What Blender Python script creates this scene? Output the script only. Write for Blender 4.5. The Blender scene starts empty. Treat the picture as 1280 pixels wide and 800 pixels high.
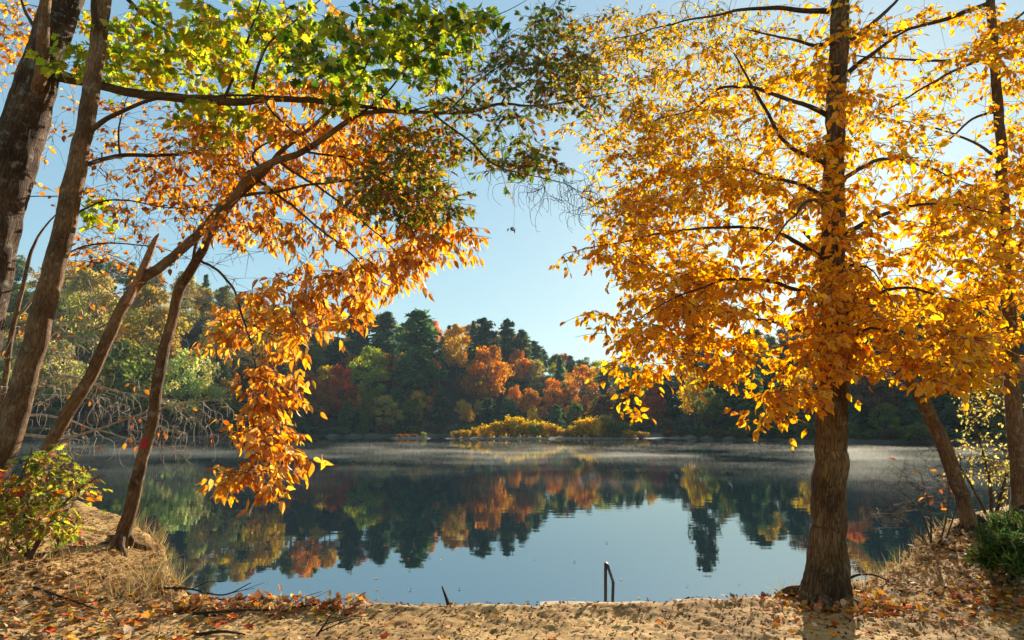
import bpy, math, random
import numpy as np
from mathutils import Vector

random.seed(7); RNG = np.random.default_rng(11)
scene = bpy.context.scene
COL = scene.collection

# ------------------------------------------------------------------ camera model
F = 853.0; PITCH = math.radians(9.06); CAMZ = 2.1
CP, SP = math.cos(PITCH), math.sin(PITCH)
def P(px, py, dep):
    """world point seen at photo pixel (1280x800) standing dep metres north of the camera"""
    x = (px-640)/F; y = (400-py)/F
    d = np.array([x, CP-y*SP, SP+y*CP])
    return np.array([0, 0, CAMZ])+d*(dep/d[1])
def PV(px, py, dep):
    x = (px-640)/F; y = (400-py)/F
    dy = CP-y*SP; dz = SP+y*CP
    return np.stack([x*dep/dy, dep, CAMZ+dz*dep/dy], -1)
SUN_EL = math.radians(18.6); SUN_AZ = math.radians(25.5)      # azimuth clockwise from +Y

# ------------------------------------------------------------------ noise
def _h(ix, iy, s):
    n = (ix*374761393+iy*668265263+s*974634777) & 0xffffffff
    n = ((n ^ (n >> 13))*1274126177) & 0xffffffff
    return ((n ^ (n >> 16)) & 0xffff)/65535.0
def vnoise(x, y, s=0):
    xi = np.floor(x).astype(np.int64); yi = np.floor(y).astype(np.int64)
    u = x-xi; v = y-yi; u = u*u*(3-2*u); v = v*v*(3-2*v)
    return ((_h(xi, yi, s)*(1-u)+_h(xi+1, yi, s)*u)*(1-v)+(_h(xi, yi+1, s)*(1-u)+_h(xi+1, yi+1, s)*u)*v)*2-1
def fbm(x, y, o=4, s=0):
    r = 0; a = .5
    for i in range(o):
        r = r+a*vnoise(x, y, s+i*17); x = x*2.03; y = y*2.03; a *= .5
    return r
def sstep(a, b, x):
    t = np.clip((x-a)/(b-a), 0, 1); return t*t*(3-2*t)

# ------------------------------------------------------------------ mesh builder
class MB:
    def __init__(s): s.V=[]; s.L=[]; s.N=[]; s.C=[]; s.B=[]; s.n=0
    def add(s, V, loops, sizes, col=None, bk=None):
        V = np.asarray(V, float); k = len(V)
        s.V.append(V); s.L.append(np.asarray(loops, np.int64).ravel()+s.n); s.N.append(np.asarray(sizes, np.int64))
        s.C.append(np.ones((k, 3)) if col is None else np.broadcast_to(np.asarray(col, float), (k, 3)))
        s.B.append(V if bk is None else np.asarray(bk, float)); s.n += k
    def mesh(s, name, smooth=True):
        me = bpy.data.meshes.new(name)
        if not s.V: return me
        V = np.concatenate(s.V); L = np.concatenate(s.L); N = np.concatenate(s.N)
        me.vertices.add(len(V)); me.vertices.foreach_set('co', V.astype(np.float32).ravel())
        me.loops.add(len(L)); me.loops.foreach_set('vertex_index', L.astype(np.int32))
        me.polygons.add(len(N)); st = np.concatenate([[0], np.cumsum(N)[:-1]])
        me.polygons.foreach_set('loop_start', st.astype(np.int32)); me.polygons.foreach_set('loop_total', N.astype(np.int32))
        me.polygons.foreach_set('use_smooth', np.full(len(N), smooth))
        me.update(calc_edges=True)
        c = np.ones((len(V), 4), np.float32); c[:, :3] = np.concatenate(s.C)
        a = me.attributes.new('tint', 'FLOAT_COLOR', 'POINT'); a.data.foreach_set('color', c.ravel())
        b = me.attributes.new('grain', 'FLOAT_VECTOR', 'POINT'); b.data.foreach_set('vector', np.concatenate(s.B).astype(np.float32).ravel())
        return me
    def obj(s, name, mat, parent=None, smooth=True):
        me = s.mesh(name, smooth); me.materials.append(mat)
        return link(name, me, parent)
def link(name, data, parent=None):
    o = bpy.data.objects.new(name, data); COL.objects.link(o)
    if parent is not None: o.parent = parent
    return o
def tag(o, label=None, cat=None, group=None, kind=None):
    if label: o['label'] = label
    if cat: o['category'] = cat
    if group: o['group'] = group
    if kind: o['kind'] = kind
    return o
def empty(name, loc=(0, 0, 0)):
    o = bpy.data.objects.new(name, None); COL.objects.link(o); o.location = loc; o.empty_display_size = .3
    return o
def part(mb, name, mat, root, smooth=True):
    """mesh given in world space, hung under a thing's empty"""
    off = np.array(root.location)
    for i in range(len(mb.V)): mb.V[i] = mb.V[i]-off
    return mb.obj(name, mat, root, smooth)

def tube(mb, pts, rad, sides=8, wob=0.0, seed=0, cap=True, col=None, v0=0.0, ridge=0.0):
    pts = np.asarray(pts, float); rad = np.asarray(rad, float); n = len(pts)
    T = np.gradient(pts, axis=0); T /= np.linalg.norm(T, axis=1)[:, None]+1e-9
    up = np.array([0, 0, 1.]) if abs(T[0][2]) < .9 else np.array([0, 1., 0])
    U = np.empty_like(T); u = np.cross(T[0], up); u /= np.linalg.norm(u)
    for i in range(n):
        u = u-T[i]*np.dot(u, T[i]); u /= np.linalg.norm(u)+1e-9; U[i] = u
    W = np.cross(T, U)
    th = np.linspace(0, 2*np.pi, sides, endpoint=False); c, s_ = np.cos(th), np.sin(th)
    ln = np.concatenate([[0], np.cumsum(np.linalg.norm(np.diff(pts, axis=0), axis=1))])+v0
    R = np.repeat(rad[:, None], sides, 1)
    if wob:
        a = np.broadcast_to(th, (n, sides)); l = np.broadcast_to(ln[:, None], (n, sides))
        R = R*(1+wob*(fbm(np.cos(a)*1.3+l*1.5+seed*3.1, np.sin(a)*1.3+seed*1.7+l*.4, 3, seed)))
        if ridge:
            k = max(6, sides//4)
            tw = a*k/(2*np.pi)
            rr = np.abs(vnoise((np.mod(tw+.35*fbm(l*2.5, tw*.3, 2, seed+5), k)), l*2.2, seed+9))
            R = R*(1+ridge*(rr-.4))
    V = pts[:, None]+R[:, :, None]*(U[:, None]*c[None, :, None]+W[:, None]*s_[None, :, None])
    bk = np.stack([R*c, R*s_, np.broadcast_to(ln[:, None], (n, sides))], -1)+np.array([seed*1.37 % 5, seed*.71 % 5, 0])
    i = np.arange(n-1)[:, None]*sides; j = np.arange(sides)[None]; j2 = (j+1) % sides
    q = np.stack([i+j, i+j2, i+sides+j2, i+sides+j], -1).reshape(-1)
    loops = q; sizes = np.full((n-1)*sides, 4)
    if cap:
        loops = np.concatenate([loops, (n-1)*sides+np.arange(sides), np.arange(sides)[::-1]]); sizes = np.concatenate([sizes, [sides, sides]])
    mb.add(V.reshape(-1, 3), loops, sizes, col, bk.reshape(-1, 3))

def spline(K, step=.08):
    """Catmull-Rom through rows of (x,y,z,r)"""
    K = np.asarray(K, float); out = []
    Q = np.vstack([2*K[0]-K[1], K, 2*K[-1]-K[-2]])
    for i in range(1, len(Q)-2):
        p0, p1, p2, p3 = Q[i-1:i+3]; n = max(2, int(np.linalg.norm(p2[:3]-p1[:3])/step))
        t = np.linspace(0, 1, n, endpoint=False)[:, None]
        out.append(.5*(2*p1+(p2-p0)*t+(2*p0-5*p1+4*p2-p3)*t**2+(3*p1-p0-3*p2+p3)*t**3))
    out.append(K[-1:]); o = np.vstack(out); o[:, 3] = np.maximum(o[:, 3], .0015)
    return o

# ------------------------------------------------------------------ leaves
def _ovate(w=.27, n=3):
    xs = [0, .2, .48, .78, 1.0]; hw = [0, w*.85, w, w*.5, 0]
    V = [(0, 0, 0)]
    for x, h in list(zip(xs, hw))[1:-1]: V += [(x, h, .06), (x, 0, -.02), (x, -h, .06)]
    V.append((1, 0, 0)); t = len(V)-1
    Fc = [(0, 2, 1), (0, 3, 2)]
    for k in (0, 3): Fc += [(1+k, 2+k, 5+k, 4+k), (2+k, 3+k, 6+k, 5+k)]
    Fc += [(7, 8, t), (8, 9, t)]
    return np.array(V, float), Fc
def _fan(outline, cx=.4, lift=.05):
    V = [(cx, 0, -lift)]+[(x, y, lift*abs(y)*1.5) for x, y in outline]
    n = len(outline)
    return np.array(V, float), [(0, 1+i, 1+(i+1) % n) for i in range(n)]
MAPLE = _fan([(0, .02), (-.06, .22), (.14, .2), (.12, .5), (.32, .36), (.42, .55), (.55, .25), (.68, .3), (.7, .16), (1, 0),
              (.7, -.16), (.68, -.3), (.55, -.25), (.42, -.55), (.32, -.36), (.12, -.5), (.14, -.2), (-.06, -.22), (0, -.02)], .35)
OAK = _fan([(0, .02), (.18, .08), (.2, .24), (.34, .1), (.45, .32), (.56, .11), (.7, .26), (.76, .08), (1, 0),
            (.76, -.08), (.7, -.26), (.56, -.11), (.45, -.32), (.34, -.1), (.2, -.24), (.18, -.08), (0, -.02)], .45)
OVATE = _ovate(.29); LONG = _ovate(.22)
def _simple(w):
    return np.array([(0, 0, 0), (.45, w, .05), (1, 0, 0), (.45, -w, .05)], float), [(0, 1, 2), (0, 2, 3)]
SMALL = _simple(.3)
def unit(a): return a/(np.linalg.norm(a, axis=-1, keepdims=True)+1e-9)
def put_leaves(mb, tmpl, pos, d, nor, size, col, curl):
    T, Fc = tmpl; N = len(pos); k = len(T)
    x = unit(d); z = unit(nor-x*np.sum(nor*x, -1, keepdims=True)); y = np.cross(z, x)
    tz = T[None, :, 2]*RNG.uniform(.2, 2.4, (N, 1))-curl[:, None]*T[None, :, 0]**2
    V = pos[:, None]+size[:, None, None]*(T[None, :, 0, None]*x[:, None]+T[None, :, 1, None]*y[:, None]+tz[:, :, None]*z[:, None])
    fl = np.concatenate([np.array(f) for f in Fc]); fs = np.array([len(f) for f in Fc])
    L = (np.arange(N)[:, None]*k+fl[None]).ravel(); S = np.tile(fs, N)
    mb.add(V.reshape(-1, 3), L, S, np.repeat(col, k, 0))
def pick(pal, n, jit=.16):
    c = np.array([p[0] for p in pal]); w = np.array([p[1] for p in pal], float); w /= w.sum()
    o = c[RNG.choice(len(pal), n, p=w)]
    return np.clip(o*(1+RNG.normal(0, jit, (n, 1)))*(1+RNG.normal(0, .05, (n, 3))), .003, .9)
YEL = [((.84, .43, .03), 5), ((.86, .50, .05), 2.5), ((.76, .31, .02), 3.5), ((.50, .19, .02), .6)]
YELG = [((.58, .38, .035), 4), ((.38, .33, .04), 2.5), ((.68, .36, .03), 3.5)]
ORG = [((.60, .34, .09), 2.5), ((.78, .36, .045), 4), ((.82, .46, .07), 2.5), ((.62, .23, .035), 3), ((.40, .12, .025), 1)]
RUST = [((.45, .15, .03), 4), ((.58, .24, .04), 3), ((.28, .09, .02), 2)]
LIME = [((.36, .42, .03), 5), ((.55, .46, .04), 3), ((.20, .30, .02), 3), ((.66, .33, .03), 1)]
GRN = [((.06, .13, .012), 5), ((.13, .21, .02), 3), ((.28, .32, .03), 1.5)]
OAKP = [((.11, .17, .02), 4), ((.27, .26, .03), 3), ((.34, .22, .03), 2), ((.22, .07, .02), 1.5), ((.5, .25, .03), 1)]
BUSH = [((.32, .34, .04), 4), ((.56, .45, .05), 3), ((.14, .18, .02), 2.5), ((.28, .16, .05), 1), ((.45, .12, .03), 1), ((.3, .12, .05), 1)]

# ------------------------------------------------------------------ materials
def nodemat(name):
    m = bpy.data.materials.new(name); m.use_nodes = True; nt = m.node_tree; nt.nodes.clear()
    out = nt.nodes.new('ShaderNodeOutputMaterial')
    def N(t, **kw):
        n = nt.nodes.new(t)
        for k, v in kw.items():
            if k in n.inputs: n.inputs[k].default_value = v
            else: setattr(n, k, v)
        return n
    return m, nt, N, out
def ramp(N, stops, interp='LINEAR'):
    r = N('ShaderNodeValToRGB'); e = r.color_ramp.elements; r.color_ramp.interpolation = interp
    while len(e) < len(stops): e.new(.5)
    for q, (p, c) in zip(e, stops): q.position = p; q.color = (*c, 1) if len(c) == 3 else c
    return r
def leaf_mat(name, trans=.55, src='tint', sat=1.25, gloss=.05):
    m, nt, N, out = nodemat(name); l = nt.links.new
    a = N('ShaderNodeAttribute', attribute_name='tint'); c = a.outputs['Color']
    if src == 'object':
        oi = N('ShaderNodeObjectInfo'); mx = N('ShaderNodeMix', data_type='RGBA', blend_type='MULTIPLY')
        mx.inputs[0].default_value = 1; l(oi.outputs['Color'], mx.inputs[6]); l(c, mx.inputs[7]); c = mx.outputs[2]
    else:
        # faint blotches inside each blade
        g = N('ShaderNodeNewGeometry'); n = N('ShaderNodeTexNoise', Scale=55.0, Detail=2.0); l(g.outputs['Position'], n.inputs['Vector'])
        r = ramp(N, [(.30, (.50, .38, .28)), (.44, (.95, .93, .9)), (.7, (1.08, 1.08, 1.08))]); l(n.outputs['Fac'], r.inputs[0])
        mx = N('ShaderNodeMix', data_type='RGBA', blend_type='MULTIPLY'); mx.inputs[0].default_value = 1
        l(c, mx.inputs[6]); l(r.outputs[0], mx.inputs[7]); c = mx.outputs[2]
    d = N('ShaderNodeBsdfDiffuse'); l(c, d.inputs['Color'])
    hs = N('ShaderNodeHueSaturation', Saturation=sat, Value=1.15); l(c, hs.inputs['Color'])
    t = N('ShaderNodeBsdfTranslucent'); l(hs.outputs[0], t.inputs['Color'])
    mix = N('ShaderNodeMixShader', Fac=trans); l(d.outputs[0], mix.inputs[1]); l(t.outputs[0], mix.inputs[2])
    sh = mix.outputs[0]
    if gloss:
        gl = N('ShaderNodeBsdfGlossy', Roughness=.42); gl.inputs['Color'].default_value = (1, 1, 1, 1)
        m2 = N('ShaderNodeMixShader', Fac=gloss); l(sh, m2.inputs[1]); l(gl.outputs[0], m2.inputs[2]); sh = m2.outputs[0]
    l(sh, out.inputs['Surface'])
    return m
def bark_mat(name, dark, light, sx=26, sz=6, bump=.6, lichen=None, rough=.9):
    m, nt, N, out = nodemat(name); l = nt.links.new
    a = N('ShaderNodeAttribute', attribute_name='grain')
    mp = N('ShaderNodeMapping'); mp.inputs['Scale'].default_value = (sx, sx, sz); l(a.outputs['Vector'], mp.inputs['Vector'])
    nz = N('ShaderNodeTexNoise', Scale=.6, Detail=3.0); l(mp.outputs[0], nz.inputs['Vector'])
    ad = N('ShaderNodeVectorMath', operation='MULTIPLY_ADD'); ad.inputs[1].default_value = (3.0, 3.0, 3.0)
    l(nz.outputs['Color'], ad.inputs[0]); l(mp.outputs[0], ad.inputs[2])
    vo = N('ShaderNodeTexVoronoi', feature='DISTANCE_TO_EDGE', Scale=1.0); l(ad.outputs[0], vo.inputs['Vector'])
    mp2 = N('ShaderNodeMapping'); mp2.inputs['Scale'].default_value = (sx*1.5, sx*1.5, sz*.8); l(a.outputs['Vector'], mp2.inputs['Vector'])
    n2 = N('ShaderNodeTexNoise', Scale=1.0, Detail=8.0, Roughness=.72); n2.inputs['Distortion'].default_value = .8; l(mp2.outputs[0], n2.inputs['Vector'])
    n3 = N('ShaderNodeTexNoise', Scale=3.0, Detail=4.0); l(a.outputs['Vector'], n3.inputs['Vector'])
    r1 = ramp(N, [(0, (.22, .22, .22)), (.20, (1, 1, 1))]); l(vo.outputs['Distance'], r1.inputs[0])
    mul = N('ShaderNodeMath', operation='MULTIPLY'); l(r1.outputs[0], mul.inputs[0])
    r2 = ramp(N, [(.30, (.10, .10, .10)), (.68, (1, 1, 1))]); l(n2.outputs['Fac'], r2.inputs[0]); l(r2.outputs[0], mul.inputs[1])
    cr = ramp(N, [(0, dark), (.9, light)]); l(mul.outputs[0], cr.inputs[0]); c = cr.outputs[0]
    r3 = ramp(N, [(.32, (.50, .46, .42)), (.66, (1.25, 1.22, 1.15))]); l(n3.outputs['Fac'], r3.inputs[0])
    mx = N('ShaderNodeMix', data_type='RGBA', blend_type='MULTIPLY'); mx.inputs[0].default_value = 1
    l(c, mx.inputs[6]); l(r3.outputs[0], mx.inputs[7]); c = mx.outputs[2]
    if lichen:
        n4 = N('ShaderNodeTexNoise', Scale=9.0, Detail=5.0, Roughness=.65); l(a.outputs['Vector'], n4.inputs['Vector'])
        r4 = ramp(N, [(.56, (0, 0, 0)), (.66, (.6, .6, .6))]); l(n4.outputs['Fac'], r4.inputs[0])
        m3 = N('ShaderNodeMix', data_type='RGBA'); l(r4.outputs[0], m3.inputs[0]); l(c, m3.inputs[6]); m3.inputs[7].default_value = (*lichen, 1); c = m3.outputs[2]
    b = N('ShaderNodeBump', Strength=bump, Distance=.02); l(mul.outputs[0], b.inputs['Height'])
    p = N('ShaderNodeBsdfPrincipled', Roughness=rough); p.inputs['Specular IOR Level'].default_value = .2
    l(c, p.inputs['Base Color']); l(b.outputs[0], p.inputs['Normal']); l(p.outputs[0], out.inputs['Surface'])
    return m
def plain_mat(name, col, rough=.8, noise=(6, .5), bump=.2, metallic=0):
    m, nt, N, out = nodemat(name); l = nt.links.new
    g = N('ShaderNodeNewGeometry'); n = N('ShaderNodeTexNoise', Scale=float(noise[0]), Detail=6.0); l(g.outputs['Position'], n.inputs['Vector'])
    c0 = tuple(v*(1-noise[1]) for v in col); c1 = tuple(min(1, v*(1+noise[1])) for v in col)
    r = ramp(N, [(.3, c0), (.7, c1)]); l(n.outputs['Fac'], r.inputs[0])
    b = N('ShaderNodeBump', Strength=bump, Distance=.02); l(n.outputs['Fac'], b.inputs['Height'])
    p = N('ShaderNodeBsdfPrincipled', Roughness=rough, Metallic=metallic)
    l(r.outputs[0], p.inputs['Base Color']); l(b.outputs[0], p.inputs['Normal']); l(p.outputs[0], out.inputs['Surface'])
    return m

M_LEAF = leaf_mat('leaf_blade', .70, 'tint', 1.05, .02)
M_FARLEAF = leaf_mat('far_foliage', .54, 'object', 1.1, 0)
M_NEEDLE = leaf_mat('needle_spray', .25, 'tint', 1.0, .03)
M_LITTER = leaf_mat('fallen_leaf', .22, 'tint', 1.0, .008)
M_STRAW = leaf_mat('dry_straw', .35, 'tint', 1.0, .02)
M_OAKB = bark_mat('oak_bark', (.030, .017, .010), (.20, .125, .072), 34, 4, 1.0, (.30, .30, .24))
M_GREYB = bark_mat('smooth_brown_bark', (.07, .038, .019), (.34, .20, .095), 44, 7, .7, (.31, .26, .17))
M_YELB = bark_mat('flaking_bark', (.022, .012, .007), (.36, .215, .09), 34, 6, 1.0, (.27, .23, .13))
M_LIMB = bark_mat('limb_bark', (.035, .021, .013), (.15, .092, .055), 40, 14, .4)
M_TWIG = plain_mat('twig_bark', (.060, .042, .030), .9, (20, .4), 0)
M_PALETWIG = plain_mat('pale_dead_twig', (.30, .24, .17), .9, (20, .4), 0)
M_WOOD = plain_mat('torn_wood', (.26, .125, .055), .85, (40, .5), .5)
M_PAINT = plain_mat('red_blaze_paint', (.42, .008, .012), .8, (40, .5), .1)
M_ROOT = bark_mat('root_bark', (.02, .013, .009), (.12, .075, .045), 30, 9, .8)
M_FARTRUNK = plain_mat('far_trunk', (.10, .075, .055), .9, (3, .4), 0)
M_PALETRUNK = plain_mat('pale_far_trunk', (.50, .46, .40), .9, (3, .3), 0)
M_STEEL = plain_mat('dark_painted_steel', (.022, .018, .016), .45, (60, .5), .1, .3)
M_CONC = plain_mat('weathered_concrete', (.36, .29, .20), .9, (18, .35), .3)
M_THREAD = plain_mat('thread', (.5, .47, .42), .7, (5, .1), 0)

def ground_mat():
    m, nt, N, out = nodemat('sandy_soil'); l = nt.links.new
    g = N('ShaderNodeNewGeometry')
    a = N('ShaderNodeTexNoise', Scale=.9, Detail=6.0, Roughness=.6); b = N('ShaderNodeTexNoise', Scale=9.0, Detail=8.0, Roughness=.75)
    c = N('ShaderNodeTexVoronoi', Scale=48.0); d = N('ShaderNodeTexNoise', Scale=120.0, Detail=3.0)
    for n in (a, b, c, d): l(g.outputs['Position'], n.inputs['Vector'])
    r = ramp(N, [(.33, (.17, .09, .035)), (.46, (.47, .29, .11)), (.62, (.62, .41, .175))]); l(b.outputs['Fac'], r.inputs[0])
    r2 = ramp(N, [(.34, (.62, .54, .46)), (.6, (1.1, 1.08, 1.02))]); l(a.outputs['Fac'], r2.inputs[0])
    mx = N('ShaderNodeMix', data_type='RGBA', blend_type='MULTIPLY'); mx.inputs[0].default_value = 1
    l(r.outputs[0], mx.inputs[6]); l(r2.outputs[0], mx.inputs[7])
    # crumbs of bark and leaf mould
    r3 = ramp(N, [(.10, (1, 1, 1)), (.17, (0, 0, 0))]); l(c.outputs['Distance'], r3.inputs[0])
    r4 = ramp(N, [(.50, (0, 0, 0)), (.60, (1, 1, 1))]); l(b.outputs['Fac'], r4.inputs[0])
    mm = N('ShaderNodeMath', operation='MULTIPLY'); l(r3.outputs[0], mm.inputs[0]); l(r4.outputs[0], mm.inputs[1])
    m2 = N('ShaderNodeMix', data_type='RGBA'); l(mm.outputs[0], m2.inputs[0]); l(mx.outputs[2], m2.inputs[6]); m2.inputs[7].default_value = (.09, .05, .03, 1)
    ad = N('ShaderNodeMath', operation='MULTIPLY_ADD'); l(d.outputs['Fac'], ad.inputs[0]); ad.inputs[1].default_value = .3; l(b.outputs['Fac'], ad.inputs[2])
    bp = N('ShaderNodeBump', Strength=.9, Distance=.03); l(ad.outputs[0], bp.inputs['Height'])
    p = N('ShaderNodeBsdfPrincipled', Roughness=.95); p.inputs['Specular IOR Level'].default_value = .1
    l(m2.outputs[2], p.inputs['Base Color']); l(bp.outputs[0], p.inputs['Normal']); l(p.outputs[0], out.inputs['Surface'])
    return m
def hill_mat():
    m, nt, N, out = nodemat('forest_floor'); l = nt.links.new
    g = N('ShaderNodeNewGeometry'); sx = N('ShaderNodeSeparateXYZ'); l(g.outputs['Position'], sx.inputs[0])
    n = N('ShaderNodeTexNoise', Scale=.35, Detail=6.0); l(g.outputs['Position'], n.inputs['Vector'])
    ad = N('ShaderNodeMath', operation='MULTIPLY_ADD'); l(n.outputs['Fac'], ad.inputs[0]); ad.inputs[1].default_value = .8; l(sx.outputs['Z'], ad.inputs[2])
    r = ramp(N, [(.0, (.07, .055, .035)), (.55, (.20, .15, .10)), (.75, (.12, .09, .055)), (1.0, (.03, .027, .016))])
    dv = N('ShaderNodeMath', operation='DIVIDE'); l(ad.outputs[0], dv.inputs[0]); dv.inputs[1].default_value = 1.7; l(dv.outputs[0], r.inputs[0])
    p = N('ShaderNodeBsdfPrincipled', Roughness=1.0); p.inputs['Specular IOR Level'].default_value = 0
    l(r.outputs[0], p.inputs['Base Color']); l(p.outputs[0], out.inputs['Surface'])
    return m
def water_mat():
    m, nt, N, out = nodemat('lake_water'); l = nt.links.new
    g = N('ShaderNodeNewGeometry')
    mp = N('ShaderNodeMapping'); mp.inputs['Scale'].default_value = (.55, 1.5, 1); l(g.outputs['Position'], mp.inputs['Vector'])
    n = N('ShaderNodeTexNoise', Scale=1.3, Detail=3.0, Roughness=.5); l(mp.outputs[0], n.inputs['Vector'])
    n2 = N('ShaderNodeTexNoise', Scale=.05, Detail=2.0); l(g.outputs['Position'], n2.inputs['Vector'])
    r = ramp(N, [(.4, (.35, .35, .35)), (.65, (1, 1, 1))]); l(n2.outputs['Fac'], r.inputs[0])
    mu = N('ShaderNodeMath', operation='MULTIPLY'); l(n.outputs['Fac'], mu.inputs[0]); l(r.outputs[0], mu.inputs[1])
    b = N('ShaderNodeBump', Strength=.085, Distance=.03); l(mu.outputs[0], b.inputs['Height'])
    fr = N('ShaderNodeFresnel', IOR=5.5); l(b.outputs[0], fr.inputs['Normal'])
    d = N('ShaderNodeBsdfDiffuse'); d.inputs['Color'].default_value = (.010, .018, .022, 1)
    gl = N('ShaderNodeBsdfGlossy', Roughness=.015); gl.inputs['Color'].default_value = (.82, .925, 1, 1); l(b.outputs[0], gl.inputs['Normal'])
    mix = N('ShaderNodeMixShader'); l(fr.outputs[0], mix.inputs[0]); l(d.outputs[0], mix.inputs[1]); l(gl.outputs[0], mix.inputs[2])
    l(mix.outputs[0], out.inputs['Surface'])
    return m
M_GROUND, M_HILL, M_WATER = ground_mat(), hill_mat(), water_mat()

# ------------------------------------------------------------------ near ground
def edgeY(x):
    return np.interp(x, [-60, -9, -6.4, -5.2, -4.2, -3.5, -3.0, -1.5, 0, 2, 2.9, 3.8, 4.6, 5.6, 7, 9, 60.],
                        [16, 11.5, 10.2, 9.5, 8.6, 7.35, 6.85, 6.55, 6.5, 6.62, 7.1, 7.6, 8.2, 9.1, 10.2, 11.5, 16])+.10*fbm(np.asarray(x)*2.2, np.asarray(x)*0+3.3, 3, 5)
def top_h(x, y):
    z = .5+.52*sstep(-3.2, -6.2, x)*sstep(4.2, 8.2, y)+.44*sstep(3.5, 6.4, x)*sstep(4.2, 8.2, y)
    return z
def ground_z(x, y):
    x = np.asarray(x, float); y = np.asarray(y, float)
    t = top_h(x, y); e = edgeY(x)
    det = .055*fbm(x*1.1, y*1.1, 3, 21)+.025*fbm(x*4.3, y*4.3, 3, 31)+.018*fbm(x*13, y*13, 2, 41)+.012*fbm(x*31, y*31, 1, 47)
    lip = .03*np.exp(-((y-e+.12)/.14)**2)
    s = np.clip((y-e)/.75, 0, 1)**.75
    return (t+det+lip)*(1-s)-.75*s
gx = np.concatenate([np.linspace(-60, -8.2, 50)[:-1], np.linspace(-8.2, 8.2, 680), np.linspace(8.2, 60, 50)[1:]])
gy = np.concatenate([np.linspace(-40, 3.8, 40)[:-1], np.linspace(3.8, 11, 330), np.linspace(11, 18, 20)[1:]])
X, Y = np.meshgrid(gx, gy); Z = ground_z(X, Y)
def grid_mb(X, Y, Z):
    r, c = X.shape; mb = MB(); i = np.arange(r-1)[:, None]*c; j = np.arange(c-1)[None]
    q = np.stack([i+j, i+j+1, i+c+j+1, i+c+j], -1).reshape(-1)
    mb.add(np.stack([X, Y, Z], -1).reshape(-1, 3), q, np.full((r-1)*(c-1), 4)); return mb
tag(grid_mb(X, Y, Z).obj('ground', M_GROUND), 'sandy bank with leaf litter sloping to the lake', 'ground', kind='structure')

# ------------------------------------------------------------------ lake and far hills
QF = F*(CP+.1594*SP)
def q_of(px): return (px-640)/QF
SHQ = [(-900, 105), (-300, 112), (0, 128), (150, 136), (300, 162), (430, 190), (560, 208), (700, 204), (770, 188), (850, 160), (900, 132), (1000, 118), (1150, 108), (1280, 100), (1600, 96), (2200, 92)]
def shoreY(px): return np.interp(px, [a for a, b in SHQ], [b for a, b in SHQ])
SKY = [(-900, 300), (-300, 296), (0, 312), (150, 326), (240, 346), (330, 374), (400, 376), (480, 392), (540, 402), (620, 404), (650, 414), (690, 438), (730, 449), (790, 456), (835, 468), (880, 446), (940, 420), (1010, 394), (1100, 376), (1280, 362), (1600, 345), (2200, 330)]
def slope(py):
    y = (400-np.asarray(py, float))/F; return (SP+y*CP)/(CP-y*SP)
RISE = 112.0
def hill_z(px, y):
    sk = np.interp(px, [a for a, b in SKY], [b for a, b in SKY]); sh = shoreY(px)
    top = np.maximum(CAMZ+(sh+RISE)*slope(sk)-15, 3.0)
    t = y-sh
    z = top*sstep(-6, RISE+8, t)*1.0+.45*sstep(-2, 4, t)
    z = np.where(t < 0, -.9*np.clip(-t/4, 0, 1)+.45*sstep(-2, 4, t), z)
    x = (px-640)/QF*y
    return z+np.where(t > 0, .5*fbm(x*.06, y*.06, 3, 77)*np.clip(t/12, 0, 1)+.12*fbm(x*.5, y*.5, 2, 78), 0)
hp = np.linspace(-900, 2200, 260); ht = np.concatenate([np.linspace(-7, 10, 22)[:-1], np.linspace(10, 300, 60)])
HP, HT = np.meshgrid(hp, ht); HY = HT+shoreY(HP); HX = (HP-640)/QF*HY
tag(grid_mb(HX, HY, hill_z(HP, HY)).obj('hill', M_HILL), 'wooded hillside rising beyond the lake', 'hill', kind='structure')
mb = MB(); mb.add([(-420, 2, 0), (420, 2, 0), (420, 330, 0), (-420, 330, 0)], [0, 1, 2, 3], [4])
tag(mb.obj('lake_water', M_WATER, smooth=False), 'calm lake mirroring the autumn hill', 'lake', kind='structure')

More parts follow.
